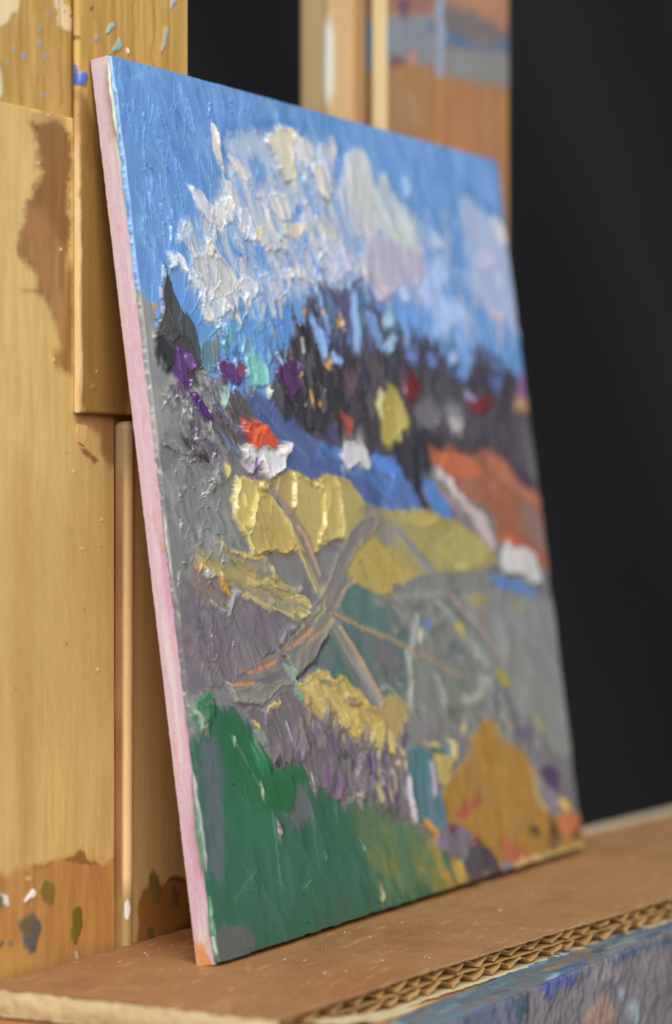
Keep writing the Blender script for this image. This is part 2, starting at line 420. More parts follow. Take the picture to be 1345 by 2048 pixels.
P('1', [(820, 600), (930, 640), (930, 760), (880, 780), (850, 700)], (100, 150, 208), 'sky_paint', h=.3, e=.7, op=.85)
P('1', [(870, 1090), (920, 1100), (930, 1200), (890, 1190)], (96, 148, 210), 'sky_paint', h=.3, e=.4)
P('1', [(1090, 880), (1140, 860), (1130, 920), (1080, 950)], (88, 140, 204), 'sky_paint', h=.3, e=.4)
P('1', [(1290, 620), (1345, 600), (1345, 780), (1300, 760)], (104, 152, 212), 'sky_paint', h=.3, e=.5)
cl('2', [(235, 340), (290, 300), (370, 400), (375, 540), (430, 760), (400, 800), (300, 800), (240, 740), (205, 600), (215, 420)], (186, 190, 194), .7, .7, .3, ang=VERT)
cl('2', [(370, 560), (440, 440), (470, 540), (540, 640), (600, 780), (655, 890), (600, 915), (520, 860), (400, 760), (370, 640)], (182, 191, 194), .7, .7, .3, ang=-1.0)
cl('2', [(530, 640), (580, 690), (600, 780), (540, 770)], (198, 206, 212), .7, .4, .4)
cl('2', [(320, 830), (380, 790), (500, 820), (640, 900), (655, 1000), (600, 1085), (520, 1040), (480, 1100), (400, 1140), (340, 1060)], (174, 172, 196), .7, .6, .35, ang=VERT, c2=(186, 180, 196))
cl('2', [(375, 1060), (470, 1060), (460, 1120), (400, 1135)], (192, 176, 196), .8, .4, .3)
cl('2', [(80, 820), (140, 790), (220, 850), (280, 930), (240, 1010), (170, 1020), (120, 930)], (174, 182, 208), .6, .6, .3)
cl('2', [(200, 860), (250, 880), (280, 940), (235, 1000)], (192, 184, 200), .7, .4, .3)
cl('2', [(840, 600), (890, 560), (960, 680), (1060, 720), (1110, 860), (1140, 1000), (1170, 1260), (1060, 1230), (960, 1150), (900, 1050), (880, 900)], (162, 181, 216), .5, 1.2, .15, c2=(178, 188, 216))
cl('2', [(1010, 680), (1080, 740), (1100, 830), (1040, 800)], (196, 198, 204), .6, .6, .3)
cl('2', [(930, 880), (1010, 860), (1040, 950), (960, 970)], (184, 186, 216), .6, .7, .2)
cl('2', [(640, 950), (760, 940), (800, 1000), (720, 1130), (860, 1160), (880, 1250), (800, 1280), (740, 1345), (690, 1200), (620, 1100)], (154, 178, 222), .5, 1.0, .2)
cl('2', [(670, 760), (730, 780), (780, 860), (700, 860)], (176, 190, 218), .6, .6, .2)
cl('2', [(530, 480), (580, 480), (570, 580), (530, 560)], (154, 184, 222), .6, .5, .3)
cl('2', [(520, 1050), (560, 1060), (580, 1140), (545, 1150)], (172, 186, 222), .6, .4, .3)
cl('2', [(1000, 1180), (1070, 1200), (1070, 1240), (1010, 1225)], (200, 180, 190), .6, .5, .2)
cl('4', [(740, 420), (800, 440), (800, 500), (760, 500)], (176, 180, 222), .6, .5, .3)
cl('1', [(400, 1110), (470, 1170), (560, 1230), (620, 1345), (560, 1345), (480, 1230), (410, 1170)], (192, 200, 212), .8, .3, .5, w=1.5, f=1.4)


CLS = [(204, 205, 206), (184, 191, 203), (150, 176, 209), (212, 206, 192), (118, 160, 210)]
p.scatter('1', [(480, 1000), (680, 820), (720, 600), (900, 500), (1120, 500), (1330, 660), (1345, 1000), (1240, 1345), (640, 1345), (540, 1180)], 70, CLS, (3, 9), (.8, 2.2), (-1.5, -.8), (.05, .25), None, op=.55, wa=1.4, seed=31, r=.15, e=.7)
p.scatter('2', [(60, 300), (300, 330), (560, 500), (680, 900), (640, 1100), (100, 1060), (0, 700)], 45, CLS, (3, 9), (1, 2.6), (-1.6, -.8), (.05, .2), None, op=.5, wa=1.6, seed=32, e=.9)
p.scatter('3', [(330, 60), (640, 20), (1050, 60), (960, 260), (700, 330), (500, 430), (430, 300)], 30, CLS, (2, 6), (.6, 1.6), (-1.7, -.9), (.05, .25), None, op=.55, wa=1.2, seed=33, r=.15, e=.6)

# --- left margin of the ground, grey
P('F', [(250, 590), (296, 590), (303, 680), (340, 745), (400, 740), (440, 790), (520, 900), (500, 1000), (460, 1140), (380, 1240), (330, 1200), (300, 900)], (133, 134, 134), 'grey_field_paint', h=.3, c2=(150, 148, 146), mix=.3, ang=VERT, sa=.06)
# lower ground undercoat
P('F', [(240, 840), (620, 850), (1160, 960), (1320, 1800), (420, 2080), (280, 1960)], (124, 125, 123), 'grey_field_paint', h=.25, c2=(112, 106, 112), mix=.3, ang=FLAT, sa=.06)

# --- the wood along the skyline
P('F', [(540, 720), (600, 640), (680, 600), (760, 620), (830, 680), (860, 660), (900, 760), (940, 760), (960, 690), (1010, 730), (1050, 780), (1080, 1010), (960, 930), (700, 910), (560, 850)], (70, 64, 73), 'wood_paint', h=.4, e=.6, c2=(54, 50, 58), mix=.4, ang=VERT, sa=.15)
def tr(z, pts, c, h=.5, e=.25, r=.25, ang=VERT, **k):
    k.setdefault('sa', .14); k.setdefault('wa', 1.7)
    P(z, pts, c, 'wood_paint', h=h, e=e, r=r, ang=ang, **k)
tr('4', [(0, 330), (60, 340), (180, 450), (290, 400), (370, 520), (460, 470), (540, 330), (640, 370), (700, 400), (740, 540), (800, 640), (850, 640), (900, 380), (930, 360), (960, 520), (1060, 520), (1110, 560), (1130, 680), (1200, 740), (1240, 900), (1260, 1150), (1200, 1200), (1100, 1060), (960, 990), (690, 1000), (400, 1000), (250, 980), (100, 900), (0, 900)], (72, 65, 74), .4, .5, .2, c2=(54, 50, 58), mix=.35)
tr('4', [(1140, 800), (1240, 850), (1290, 1240), (1200, 1130)], (108, 106, 110), .4, .6)
tr('3', [(1090, 250), (1180, 235), (1345, 150), (1345, 700), (1230, 640), (1150, 440), (1090, 380)], (86, 94, 126), .5, .5, .3, c2=(70, 62, 78), mix=.45)
tr('4', [(-60, 20), (60, 30), (120, 60), (190, 30), (240, 180), (330, 230), (330, 420), (200, 450), (60, 360), (-60, 330)], (92, 106, 146), .5, .5, .3, c2=(74, 70, 92), mix=.5)
tr('4', [(190, 30), (225, 60), (235, 240), (205, 300), (190, 180)], (74, 102, 124), .5, .3)
tr('4', [(95, 80), (150, 90), (150, 240), (105, 230)], (84, 80, 116), .5, .3)
tr('4', [(415, 220), (450, 260), (440, 400), (415, 400)], (62, 90, 104), .5, .3)
tr('4', [(380, 430), (430, 440), (430, 560), (390, 540)], (70, 84, 110), .4, .4)
# middle dark trees
tr('3', [(1050, 420), (1110, 375), (1150, 480), (1220, 640), (1345, 700), (1345, 1190), (1300, 1110), (1200, 1090), (1080, 1090), (1000, 1060), (930, 1020), (870, 960), (860, 830), (920, 790), (1010, 860), (1060, 780), (1080, 600)], (38, 34, 36), .8, .3, .4, c2=(56, 51, 55), mix=.2)
tr('4', [(-20, 500), (60, 520), (110, 600), (130, 780), (110, 940), (70, 930), (60, 800), (0, 860), (-60, 700)], (40, 37, 40), .6, .4)
tr('4', [(230, 760), (300, 780), (330, 860), (300, 940), (240, 900)], (56, 52, 58), .5, .5)
tr('3', [(860, 790), (920, 770), (950, 880), (925, 1010), (880, 960)], (76, 74, 82), .5, .3)
tr('4', [(180, 450), (290, 420), (370, 520), (330, 640), (210, 660)], (86, 76, 84), .5, .5)
tr('4', [(110, 560), (180, 550), (200, 620), (130, 660)], (104, 74, 84), .5, .5)
# fir on the far left
tr('3', [(430, 540), (500, 515), (540, 455), (565, 600), (515, 725), (450, 705)], (86, 128, 132), .5, .3, .3)
tr('3', [(500, 500), (540, 490), (540, 640), (500, 690), (495, 600)], (128, 132, 132), .6, .25, .3)
tr('3', [(555, 450), (615, 420), (645, 600), (570, 615)], (112, 164, 200), .5, .4, .3, c2=(92, 150, 150))
tr('3', [(690, 520), (760, 480), (790, 640), (720, 660)], (108, 150, 176), .5, .5, .3, c2=(90, 140, 140))
tr('3', [(300, 310), (350, 380), (410, 440), (432, 560), (445, 710), (480, 780), (420, 800), (330, 600), (296, 480)], (72, 78, 80), .6, .2, .3, c2=(58, 64, 66), wa=.6)
tr('3', [(190, -10), (207, 110), (240, 200), (290, 310), (300, 480), (260, 525), (200, 560), (130, 520), (118, 490), (130, 440), (180, 330), (165, 220), (185, 130)], (74, 74, 76), 1.1, .2, .5, c2=(58, 58, 60), w=.4, wa=.35)
tr('3', [(120, 480), (300, 470), (420, 620), (470, 780), (400, 820), (300, 700), (200, 720), (140, 640)], (62, 61, 65), .5, .4, .2, wa=.6)
tr('3', [(125, 510), (260, 520), (240, 640), (200, 705), (150, 610)], (36, 36, 39), .9, .25, .4)
for q in ([(125, 370), (165, 380), (185, 430), (160, 470), (125, 440)], [(200, 330), (240, 400), (220, 480), (270, 500)], [(290, 300), (270, 420), (290, 480)], [(130, 500), (180, 480), (250, 520)]):
    Ln('3', q, .35, (92, 92, 94), None, h=.7, e=.2)
tr('3', [(200, 810), (330, 820), (370, 900), (480, 1040), (560, 1180), (640, 1250), (620, 1345), (440, 1345), (300, 1180), (205, 980)], (108, 105, 108), .6, .4, .4, ang=-.9, c2=(136, 136, 138), mix=.25)
tr('3', [(390, 700), (520, 760), (605, 760), (545, 945), (470, 945), (430, 820)], (122, 122, 126), .6, .3, .4, c2=(160, 164, 164), mix=.15)
tr('3', [(270, 1090), (330, 1110), (420, 1190), (460, 1260), (430, 1310), (390, 1260), (310, 1180)], (56, 51, 51), .6, .25, .4, ang=-.9)
tr('3', [(470, 960), (560, 1000), (670, 1090), (690, 1200), (700, 1250), (600, 1250), (540, 1160), (470, 1060)], (92, 86, 88), .4, .4, .1, ang=-.9)
P('3', [(480, 950), (600, 935), (700, 1050), (640, 1085), (560, 1000)], (76, 97, 134), 'blue_hill_paint', h=.35, e=.5, ang=-.9)
tr('3', [(610, 830), (700, 870), (760, 960), (840, 1090), (880, 1150), (680, 1075), (560, 960), (590, 880)], (88, 82, 84), .4, .25, .2, ang=-.9)
tr('3', [(690, 820), (760, 800), (800, 860), (740, 930)], (108, 104, 124), .4, .4)

DRK = [(46, 42, 47), (76, 69, 80), (60, 54, 66), (36, 33, 36), (90, 84, 92), (64, 52, 74), (52, 58, 76), (42, 39, 43)]
p.scatter('4', [(0, 420), (300, 430), (540, 360), (700, 430), (820, 660), (920, 420), (1100, 580), (1230, 900), (1200, 1100), (900, 960), (0, 880)], 120, DRK, (2, 7), (.8, 2.4), (1.2, 1.9), (.2, .6), 'wood_paint', wa=1.4, seed=6, e=.5, r=.15)
p.scatter('3', [(870, 640), (1090, 400), (1345, 240), (1345, 1100), (1000, 1020)], 70, DRK+[(40, 37, 40)], (1.5, 6), (.6, 1.8), (1.2, 1.9), (.2, .7), 'wood_paint', wa=1.2, seed=7, r=.25)
p.scatter('3', [(540, 430), (860, 440), (1040, 620), (900, 760), (560, 640)], 60, [(92, 142, 206), (104, 158, 204), (96, 150, 170), (120, 176, 196), (88, 100, 150), (84, 134, 200)], (1.5, 5), (.4, 1.1), (1.3, 1.9), (.2, .6), 'wood_paint', wa=1.0, seed=8, r=.3)
p.scatter('4', [(-60, 60), (200, 20), (460, 260), (900, 420), (1100, 500), (1060, 580), (760, 520), (480, 420), (200, 420), (-60, 340)], 90, [(112, 156, 222), (90, 104, 146), (140, 180, 232), (76, 72, 96), (96, 130, 196), (84, 110, 124)], (2, 7), (.6, 1.6), (1.3, 1.9), (.2, .7), 'wood_paint', wa=1.3, seed=9, e=.45, r=.25)
p.scatter('3', [(180, 780), (480, 760), (640, 920), (700, 1230), (560, 1330), (330, 1200), (210, 960)], 80, [(118, 116, 118), (92, 88, 92), (140, 140, 142), (104, 100, 108), (74, 70, 74), (158, 160, 162), (92, 72, 104)], (1, 4), (.4, 1.4), (-1.4, -.6), (.2, .7), 'wood_paint', wa=.8, seed=10, r=.35)

tr('4', [(560, 560), (760, 560), (900, 680), (1120, 620), (1230, 900), (1240, 1130), (1000, 960), (700, 930), (560, 800)], (92, 85, 94), .2, 2.5, 0, op=.55, c2=(80, 74, 84))

# --- blue hill
def hl(z, pts, c, **k):
    k.setdefault('e', .35); k.setdefault('ang', -.6); k.setdefault('wa', 1.2)
    P(z, pts, c, 'blue_hill_paint', h=.4, sa=.07, r=.15, **k)
hl('3', [(720, 900), (780, 855), (860, 880), (920, 1010), (1010, 1045), (1200, 1160), (1345, 1260), (1345, 1400), (900, 1400), (985, 1190), (870, 1140), (760, 980)], (72, 92, 142), c2=(84, 102, 148))
hl('4', [(-40, 960), (110, 940), (130, 1150), (250, 1090), (400, 1000), (480, 1160), (600, 1310), (620, 1400), (480, 1400), (230, 1290), (100, 1190), (-40, 1180)], (82, 122, 188), c2=(74, 96, 146), mix=.3)
hl('4', [(270, 1000), (380, 1030), (470, 1150), (350, 1140)], (86, 136, 214))
hl('5', [(860, 250), (1110, 200), (1120, 370), (1240, 470), (1345, 540), (1345, 440), (1200, 330), (1000, 330)], (72, 94, 146))
hl('6', [(380, 160), (450, 150), (520, 240), (600, 370), (560, 420), (450, 340)], (84, 132, 200))
hl('4', [(0, 820), (70, 860), (110, 960), (0, 980)], (70, 72, 110), c2=(56, 52, 66))

# --- black tree, red-brown field on the right
P('4', [(590, 1010), (700, 985), (830, 1035), (970, 1000), (1060, 1040), (1130, 1160), (1290, 1260), (1330, 1500), (1380, 1780), (1240, 1640), (1040, 1560), (1000, 1380), (860, 1280), (700, 1130)], (164, 96, 68), 'red_field_paint', h=.5, e=.4, r=.2, ang=-.5, c2=(150, 98, 76))
P('6', [(415, 30), (560, 5), (700, 60), (800, 130), (640, 170), (520, 110)], (192, 104, 66), 'red_field_paint', h=.5, e=.6, ang=-.5)
P('6', [(780, 20), (880, 50), (960, 170), (1100, 270), (1110, 330), (960, 260), (830, 140)], (178, 112, 84), 'red_field_paint', h=.5, e=.7, ang=-.5)
P('6', [(980, 290), (1080, 350), (1130, 470), (1140, 600), (1040, 540), (960, 400)], (142, 112, 102), 'red_field_paint', h=.4, e=1.0)
P('6', [(790, 160), (860, 180), (840, 300), (800, 260)], (172, 106, 92), 'red_field_paint', h=.4, e=.8)
P('6', [(940, 120), (1010, 160), (1060, 240), (980, 190)], (76, 52, 88), 'wood_paint', h=.4, e=.5)
tr('4', [(420, 940), (500, 880), (600, 860), (690, 940), (680, 995), (600, 1015), (640, 1110), (560, 1170), (590, 1300), (650, 1360), (580, 1360), (520, 1250), (440, 1115), (400, 1000)], (44, 44, 52), .7, .4, .3)
# far-right margin of the wood
tr('4', [(1150, 540), (1195, 540), (1210, 730), (1130, 720)], (142, 102, 152), .4, .5)
tr('4', [(1120, 690), (1205, 700), (1210, 770), (1140, 760)], (188, 152, 98), .4, .5)

# --- single dabs in the wood
def dab(z, pts, c, name='paint_dab', h=.9, e=.25, r=.35, **k):
    k.setdefault('ang', VERT); k.setdefault('wa', .7)
    P(z, pts, c, name, h=h, e=e, r=r, fresh=True, **k)
dab('3', [(230, 600), (290, 560), (345, 610), (330, 700), (365, 790), (350, 835), (290, 800), (240, 700)], (82, 44, 108), 'purple_dab', c2=(104, 66, 132), mix=.15)
dab('3', [(310, 590), (365, 630), (392, 680), (370, 712), (325, 690)], (118, 78, 142), 'purple_dab', h=1.2)
dab('3', [(340, 840), (390, 855), (460, 930), (492, 1020), (470, 1065), (420, 1010), (360, 900)], (76, 36, 102), 'purple_dab', ang=-.9)
dab('3', [(528, 680), (560, 640), (640, 670), (700, 660), (722, 750), (680, 825), (620, 770), (580, 750), (558, 815)], (90, 50, 106), 'purple_dab')
P('3', [(640, 670), (705, 670), (722, 740), (680, 770)], (126, 66, 84), None, h=.3, e=.5)
dab('3', [(910, 680), (960, 650), (1065, 670), (1062, 800), (1030, 860), (1000, 892), (940, 820)], (86, 42, 98), 'purple_dab', c2=(70, 36, 80))
dab('3', [(1035, 660), (1070, 665), (1065, 705), (1040, 700)], (140, 116, 180), h=.7)
dab('3', [(700, 650), (780, 600), (840, 700), (862, 820), (780, 830), (720, 745)], (108, 188, 174), 'teal_dab', h=.9, c2=(132, 200, 196))
Ln('3', [(840, 690), (862, 780), (858, 870)], .9, (206, 206, 192), None, h=.9)
Ln('3', [(560, 900), (610, 800), (600, 880), (560, 930)], .8, (160, 196, 190), None, h=.7)
Ln('3', [(905, 600), (930, 640), (945, 680)], .7, (150, 176, 216), None, h=.7)
dab('3', [(1108, 390), (1150, 405), (1222, 520), (1228, 620), (1190, 625), (1160, 510)], (136, 176, 226), 'blue_dab')
dab('3', [(1235, 590), (1310, 600), (1335, 680), (1270, 690)], (142, 172, 220), 'blue_dab')
dab('4', [(148, 70), (182, 70), (202, 300), (212, 435), (178, 435), (160, 250)], (152, 186, 236), 'blue_dab', e=.35)
dab('4', [(238, 190), (300, 230), (342, 370), (315, 425), (280, 330)], (124, 158, 218), 'blue_dab', e=.35)
dab('4', [(345, 210), (412, 195), (405, 295), (350, 285)], (168, 206, 230), 'blue_dab', e=.35)
dab('4', [(368, 330), (422, 345), (412, 412), (370, 442)], (154, 192, 222), 'blue_dab', e=.35)
dab('4', [(480, 430), (540, 425), (545, 490), (500, 500)], (104, 130, 196), 'blue_dab', e=.35, h=.5)
dab('4', [(605, 450), (650, 450), (655, 510), (615, 510)], (104, 130, 200), 'blue_dab', e=.35, h=.5)
dab('4', [(970, 580), (1050, 575), (1050, 632), (980, 635)], (92, 112, 168), 'blue_dab', e=.6, h=.4)
for z, x, y, rx, ry in (('3', 1242, 668, 18, 34), ('3', 1098, 342, 14, 18), ('3', 1196, 352, 16, 24), ('3', 1312, 392, 18, 30), ('3', 912, 490, 14, 18), ('3', 1136, 850, 12, 36), ('3', 1196, 944, 16, 22), ('3', 1060, 765, 12, 16), ('4', 86, 255, 16, 36), ('4', 18, 490, 20, 30), ('3', 140, 285, 20, 44)):
    O(z, x, y, rx*.8, ry*.85, (198, 150, 84), None, h=.4, e=.25, wa=.3)
dab('4', [(465, 600), (500, 568), (545, 580), (562, 650), (540, 705), (490, 715), (465, 660)], (112, 26, 32), 'red_dab', e=.4)
dab('4', [(840, 720), (900, 700), (990, 690), (970, 760), (920, 795), (870, 775)], (116, 24, 40), 'red_dab', e=.5)
dab('4', [(832, 680), (868, 685), (865, 722), (838, 720)], (158, 148, 194), e=.4)
P('4', [(540, 700), (680, 700), (690, 850), (600, 885), (530, 800)], (112, 108, 114), 'wood_paint', h=.4, e=.8)
P('4', [(700, 720), (820, 760), (820, 840), (780, 915), (730, 850)], (126, 128, 130), 'wood_paint', h=.4, e=.7)
dab('4', [(740, 840), (810, 830), (815, 880), (770, 912)], (184, 178, 180), e=.5, h=.5)
dab('4', [(310, 720), (350, 630), (430, 660), (450, 740), (502, 830), (490, 870), (440, 900), (390, 992), (350, 970), (340, 850)], (168, 153, 66), 'yellow_dab', e=.35, c2=(190, 176, 96))
Ln('4', [(335, 650), (312, 720), (335, 800)], 1.2, (200, 190, 140), None, h=.5)
dab('4', [(98, 785), (180, 830), (172, 882), (108, 865)], (170, 78, 62), 'red_dab', e=.4)
tr('4', [(105, 880), (240, 880), (250, 965), (110, 960)], (112, 108, 112), .4, .4)

# --- houses
def house(z, wall, wc, roof=None, rc=None, e=.22, h=1.5):
    n = len([x for x in p.names if x.startswith('house_dab')])
    P(z, wall, wc, 'house_dab#%d' % n, h=h, e=e, r=.5, ang=VERT, fresh=True, wa=.35, c2=tuple(min(255, x+16) for x in wc))
    if roof: P(z, roof, rc, 'house_dab#%d>roof_dab' % n, h=h+.4, e=e, r=.5, ang=-.7, fresh=True, wa=.35, c2=tuple(int(x*.86) for x in rc))
hl('4', [(100, 1090), (260, 1100), (280, 1130), (130, 1150)], (86, 122, 180))
house('4', [(100, 960), (170, 950), (250, 980), (268, 1090), (240, 1118), (200, 1060), (170, 1105), (120, 1100)], (194, 192, 194), e=.35, h=.9)
Ln('4', [(110, 1090), (118, 1170), (150, 1200)], .6, (150, 160, 186), None, h=.4)

# --- yellow field
def yf(z, pts, c, h=.5, e=.25, r=.3, ang=-1.3, **k):
    k.setdefault('sa', .06); k.setdefault('wa', .5)
    P(z, pts, c, 'yellow_field_paint', h=h, e=e, r=r, ang=ang, **k)
P('5', [(700, 740), (780, 735), (840, 780), (940, 990), (880, 1015), (800, 985), (720, 925), (640, 800)], (122, 118, 117), 'grey_field_paint', h=.3, e=.3)
yf('5', [(490, 335), (610, 350), (640, 400), (700, 340), (760, 290), (900, 350), (1000, 330), (1110, 350), (1225, 450), (1250, 600), (1150, 690), (1050, 700), (950, 785), (830, 780), (740, 795), (700, 765), (640, 805), (570, 780), (520, 660), (450, 540), (470, 440)], (182, 162, 90), .4, .2, .2)
yf('5', [(690, 350), (760, 295), (812, 312), (828, 440), (812, 540), (740, 430)], (174, 152, 94), .4)
yf('5', [(820, 318), (950, 370), (990, 450), (1000, 600), (970, 700), (945, 790), (900, 740), (850, 650), (810, 530)], (183, 164, 94), .6, r=.5)
yf('5', [(955, 350), (1045, 340), (1082, 420), (1095, 600), (1075, 700), (1000, 715), (988, 600)], (187, 168, 98), .5, r=.5)
yf('5', [(1040, 340), (1110, 350), (1225, 450), (1245, 590), (1130, 665), (1090, 560)], (176, 160, 94), .5, r=.4)
yf('5', [(600, 440), (680, 420), (725, 500), (795, 620), (832, 765), (745, 795), (700, 765), (640, 805), (572, 780), (553, 660), (568, 540)], (182, 160, 90), .7, r=.6)
yf('5', [(487, 340), (605, 380), (592, 470), (562, 620), (542, 660), (462, 560), (468, 460)], (196, 180, 104), .8, r=.7)
for q, wd in (([(490, 340), (462, 500), (470, 580), (545, 680), (575, 785)], .8), ([(600, 440), (566, 560), (554, 660)], .7), ([(815, 312), (822, 470), (803, 560)], .7), ([(990, 430), (988, 620), (960, 725)], .7), ([(1062, 380), (1085, 500), (1112, 640), (1092, 690)], .7), ([(520, 450), (530, 520), (560, 560)], .5), ([(760, 600), (810, 700), (830, 765)], .5), ([(950, 380), (985, 410)], .9)):
    Ln('5', q, wd, (212, 196, 126), None, h=.75, e=.25, keep=.2)  # raised stroke edges painted paler, their lit look put into the pigment
Ln('5', [(605, 620), (660, 640), (690, 690)], .5, None, None, h=.35, e=.4)
# right half of the yellow field
yf('6', [(-60, 480), (120, 350), (270, 350), (560, 380), (700, 470), (820, 600), (850, 690), (640, 725), (480, 745), (400, 745), (240, 780), (230, 845), (80, 850), (-40, 800)], (170, 156, 90), .4, .6, .15, ang=-.5, c2=(158, 146, 94))
yf('6', [(-60, 600), (220, 640), (395, 745), (240, 845), (80, 855), (-60, 790)], (190, 166, 82), .5, .5, .3, ang=-.5)
yf('6', [(270, 350), (540, 372), (430, 480), (300, 430)], (184, 170, 96), .5, .5, .3)
yf('6', [(480, 560), (620, 480), (720, 500), (820, 620), (700, 700), (520, 690)], (174, 164, 96), .5, .7, .2)
yf('5', [(1060, 880), (1150, 690), (1345, 560), (1400, 700), (1380, 1010), (1240, 1015), (1170, 960)], (176, 157, 80), .5, .5, .4, ang=-.5)
P('5', [(1180, 500), (1345, 540), (1440, 600), (1400, 700), (1290, 690)], (140, 133, 116), 'grey_field_paint', h=.3, e=1.0, op=.85)
P('6', [(90, 440), (230, 415), (265, 560), (180, 570)], (138, 134, 122), 'grey_field_paint', h=.3, e=.8)
Ln('6', [(265, 465), (380, 620), (490, 745)], 2.4, (138, 136, 136), 'road_paint', h=.3, e=.5, c2=(160, 156, 158))
O('6', 630, 685, 40, 20, (200, 188, 120), None, h=.5, e=.5)
Ln('5', [(1220, 840), (1250, 930)], .9, (146, 130, 90), None, h=.1, e=.6)
# red-field border strokes and the third house
Ln('6', [(500, 140), (560, 190), (600, 260)], 2.2, (190, 185, 180), 'white_stroke', h=.6, e=.4, fresh=True)
P('6', [(490, 190), (550, 230), (560, 290), (500, 250)], (150, 132, 92), None, h=.3, e=.4)
Ln('6', [(545, 280), (600, 320), (640, 385)], 1.6, (168, 134, 152), None, h=.4, e=.4)
P('6', [(600, 235), (645, 262), (800, 440), (845, 605), (800, 612), (720, 440), (620, 300)], (188, 168, 166), 'white_stroke', h=.6, e=.35, r=.3, ang=-.6, fresh=True, c2=(200, 190, 186))
house('6', [(868, 600), (880, 540), (920, 545), (1060, 590), (1085, 700), (1112, 782), (1060, 790), (1000, 745), (868, 705)], (202, 200, 198), [(880, 520), (930, 508), (985, 562), (920, 572)], (216, 92, 68), e=.45, h=.9)

# --- grey and teal ground, right of centre
def gf(z, pts, c, h=.3, e=.7, r=0, ang=-.5, **k):
    k.setdefault('sa', .06); k.setdefault('wa', 2.0)
    P(z, pts, c, 'grey_field_paint', h=h, e=e, r=r, ang=ang, **k)
gf('6', [(820, 790), (1080, 850), (1200, 870), (1270, 1380), (1290, 1900), (860, 1345), (700, 1000), (620, 850)], (141, 143, 141), c2=(132, 135, 132))
gf('6', [(-40, 800), (240, 860), (600, 860), (800, 1150), (860, 1345), (800, 1500), (0, 1500)], (118, 122, 117), c2=(130, 128, 124))
gf('6', [(240, 780), (500, 720), (820, 708), (830, 800), (680, 832), (500, 852), (230, 862)], (126, 126, 124), .4, .35, .2)
Ln('6', [(240, 870), (450, 850), (600, 850)], .7, (152, 150, 142), None, h=.3, e=.4)
P('6', [(810, 728), (880, 738), (1085, 812), (1080, 852), (1000, 832), (850, 802)], (82, 132, 196), 'blue_stroke', h=.5, e=.5, r=.2, fresh=True)
def tl(z, pts, c, **k):
    k.setdefault('e', .5)
    P(z, pts, c, 'teal_field_paint', h=.3, sa=.07, r=.1, ang=-.6, **k)
tl('7', [(760, 230), (900, 30), (1000, -60), (1180, -140), (1345, 20), (1345, 340), (1170, 360), (1020, 300), (940, 290), (840, 180)], (86, 111, 107), c2=(98, 106, 107))
tl('5', [(1080, 1130), (1100, 1010), (1160, 950), (1240, 1015), (1380, 1030), (1380, 1260)], (80, 115, 108))
tl('6', [(100, 1120), (240, 1140), (310, 1240), (300, 1360), (140, 1300)], (106, 104, 108), e=1)
tl('7', [(930, 150), (1010, 230), (1100, 330), (1000, 290), (900, 260)], (76, 112, 104))
p.scatter('8', [(0, 60), (600, 30), (840, 460), (900, 560), (560, 480), (200, 560), (40, 300)], 90, [(128, 130, 122), (142, 144, 136), (112, 116, 110), (150, 150, 142), (120, 116, 122), (160, 162, 148), (104, 112, 104)], (2, 7), (.7, 2.2), (-1.5, .4), (.2, .6), 'grey_field_paint', wa=1.4, seed=11, e=.5, r=.2)
p.scatter('6', [(0, 860), (600, 860), (800, 1160), (860, 1345), (340, 1345), (200, 1000)], 60, [(112, 118, 114), (126, 128, 124), (100, 110, 108), (136, 136, 130)], (3, 9), (.8, 2.4), (-1.2, .2), (.15, .4), 'grey_field_paint', wa=1.6, seed=12, e=.6)
p.scatter('6', [(640, 860), (1080, 860), (1200, 900), (1260, 1345), (880, 1345)], 40, [(138, 141, 139), (146, 148, 146), (132, 135, 132)], (5, 14), (2, 4), (-1.4, -.4), (.1, .25), 'grey_field_paint', wa=2, seed=13, e=1)
p.scatter('8', [(640, 200), (900, 420), (1080, 700), (1090, 900), (960, 860), (880, 600), (740, 440)], 40, [(122, 120, 126), (134, 136, 134), (108, 102, 114), (146, 146, 146), (118, 122, 116)], (2, 6), (1, 2.4), (-1.7, -.6), (.2, .5), 'grey_field_paint', wa=1.4, seed=14, e=.6)
gf('8', [(230, 20), (420, 60), (600, 140), (660, 260), (560, 410), (380, 425), (240, 340)], (130, 132, 124), .3, 1.2, .1, c2=(118, 122, 114), w=1.5)
gf('8', [(400, 180), (520, 170), (560, 260), (460, 290)], (116, 122, 106), .3, .6)
gf('8', [(420, 310), (520, 330), (520, 390), (440, 380)], (106, 112, 100), .3, .5)
gf('8', [(180, 400), (420, 420), (560, 500), (540, 570), (160, 570), (130, 480)], (128, 125, 126), .35, .5)
for z, q, wd, c in (('6', [(380, 970), (350, 1130), (330, 1300)], 1.6, (164, 168, 162)), ('8', [(200, 20), (225, 180), (220, 320)], 1.9, (166, 169, 161)), ('8', [(385, 170), (410, 250), (420, 340)], 1.5, (152, 157, 152)), ('8', [(540, 310), (610, 275), (640, 250)], 1.5, (166, 167, 152)), ('6', [(395, 1060), (390, 1110)], 1.6, (196, 196, 176)), ('8', [(600, 30), (660, 100)], 1.5, (158, 160, 156)), ('8', [(640, 200), (700, 180), (690, 230)], 2., (158, 156, 158))):
    Ln(z, q, wd, c, 'grey_field_paint', h=.55, e=.4)
O('6', 430, 1015, 40, 35, (100, 124, 170), None, h=.3, e=.6)
Ln('6', [(510, 900), (640, 1060), (780, 1240)], 1.6, (154, 158, 149), 'road_paint', h=.4, e=.5)
Ln('6', [(560, 890), (700, 1020), (830, 1190)], 1.4, (104, 114, 108), None, h=.2, e=.6)
Ln('6', [(595, 875), (730, 1020), (860, 1210)], 1.4, (166, 146, 148), 'road_paint', h=.4, e=.4)
O('6', 628, 1045, 32, 42, (196, 176, 88), None, h=.5, e=.5)
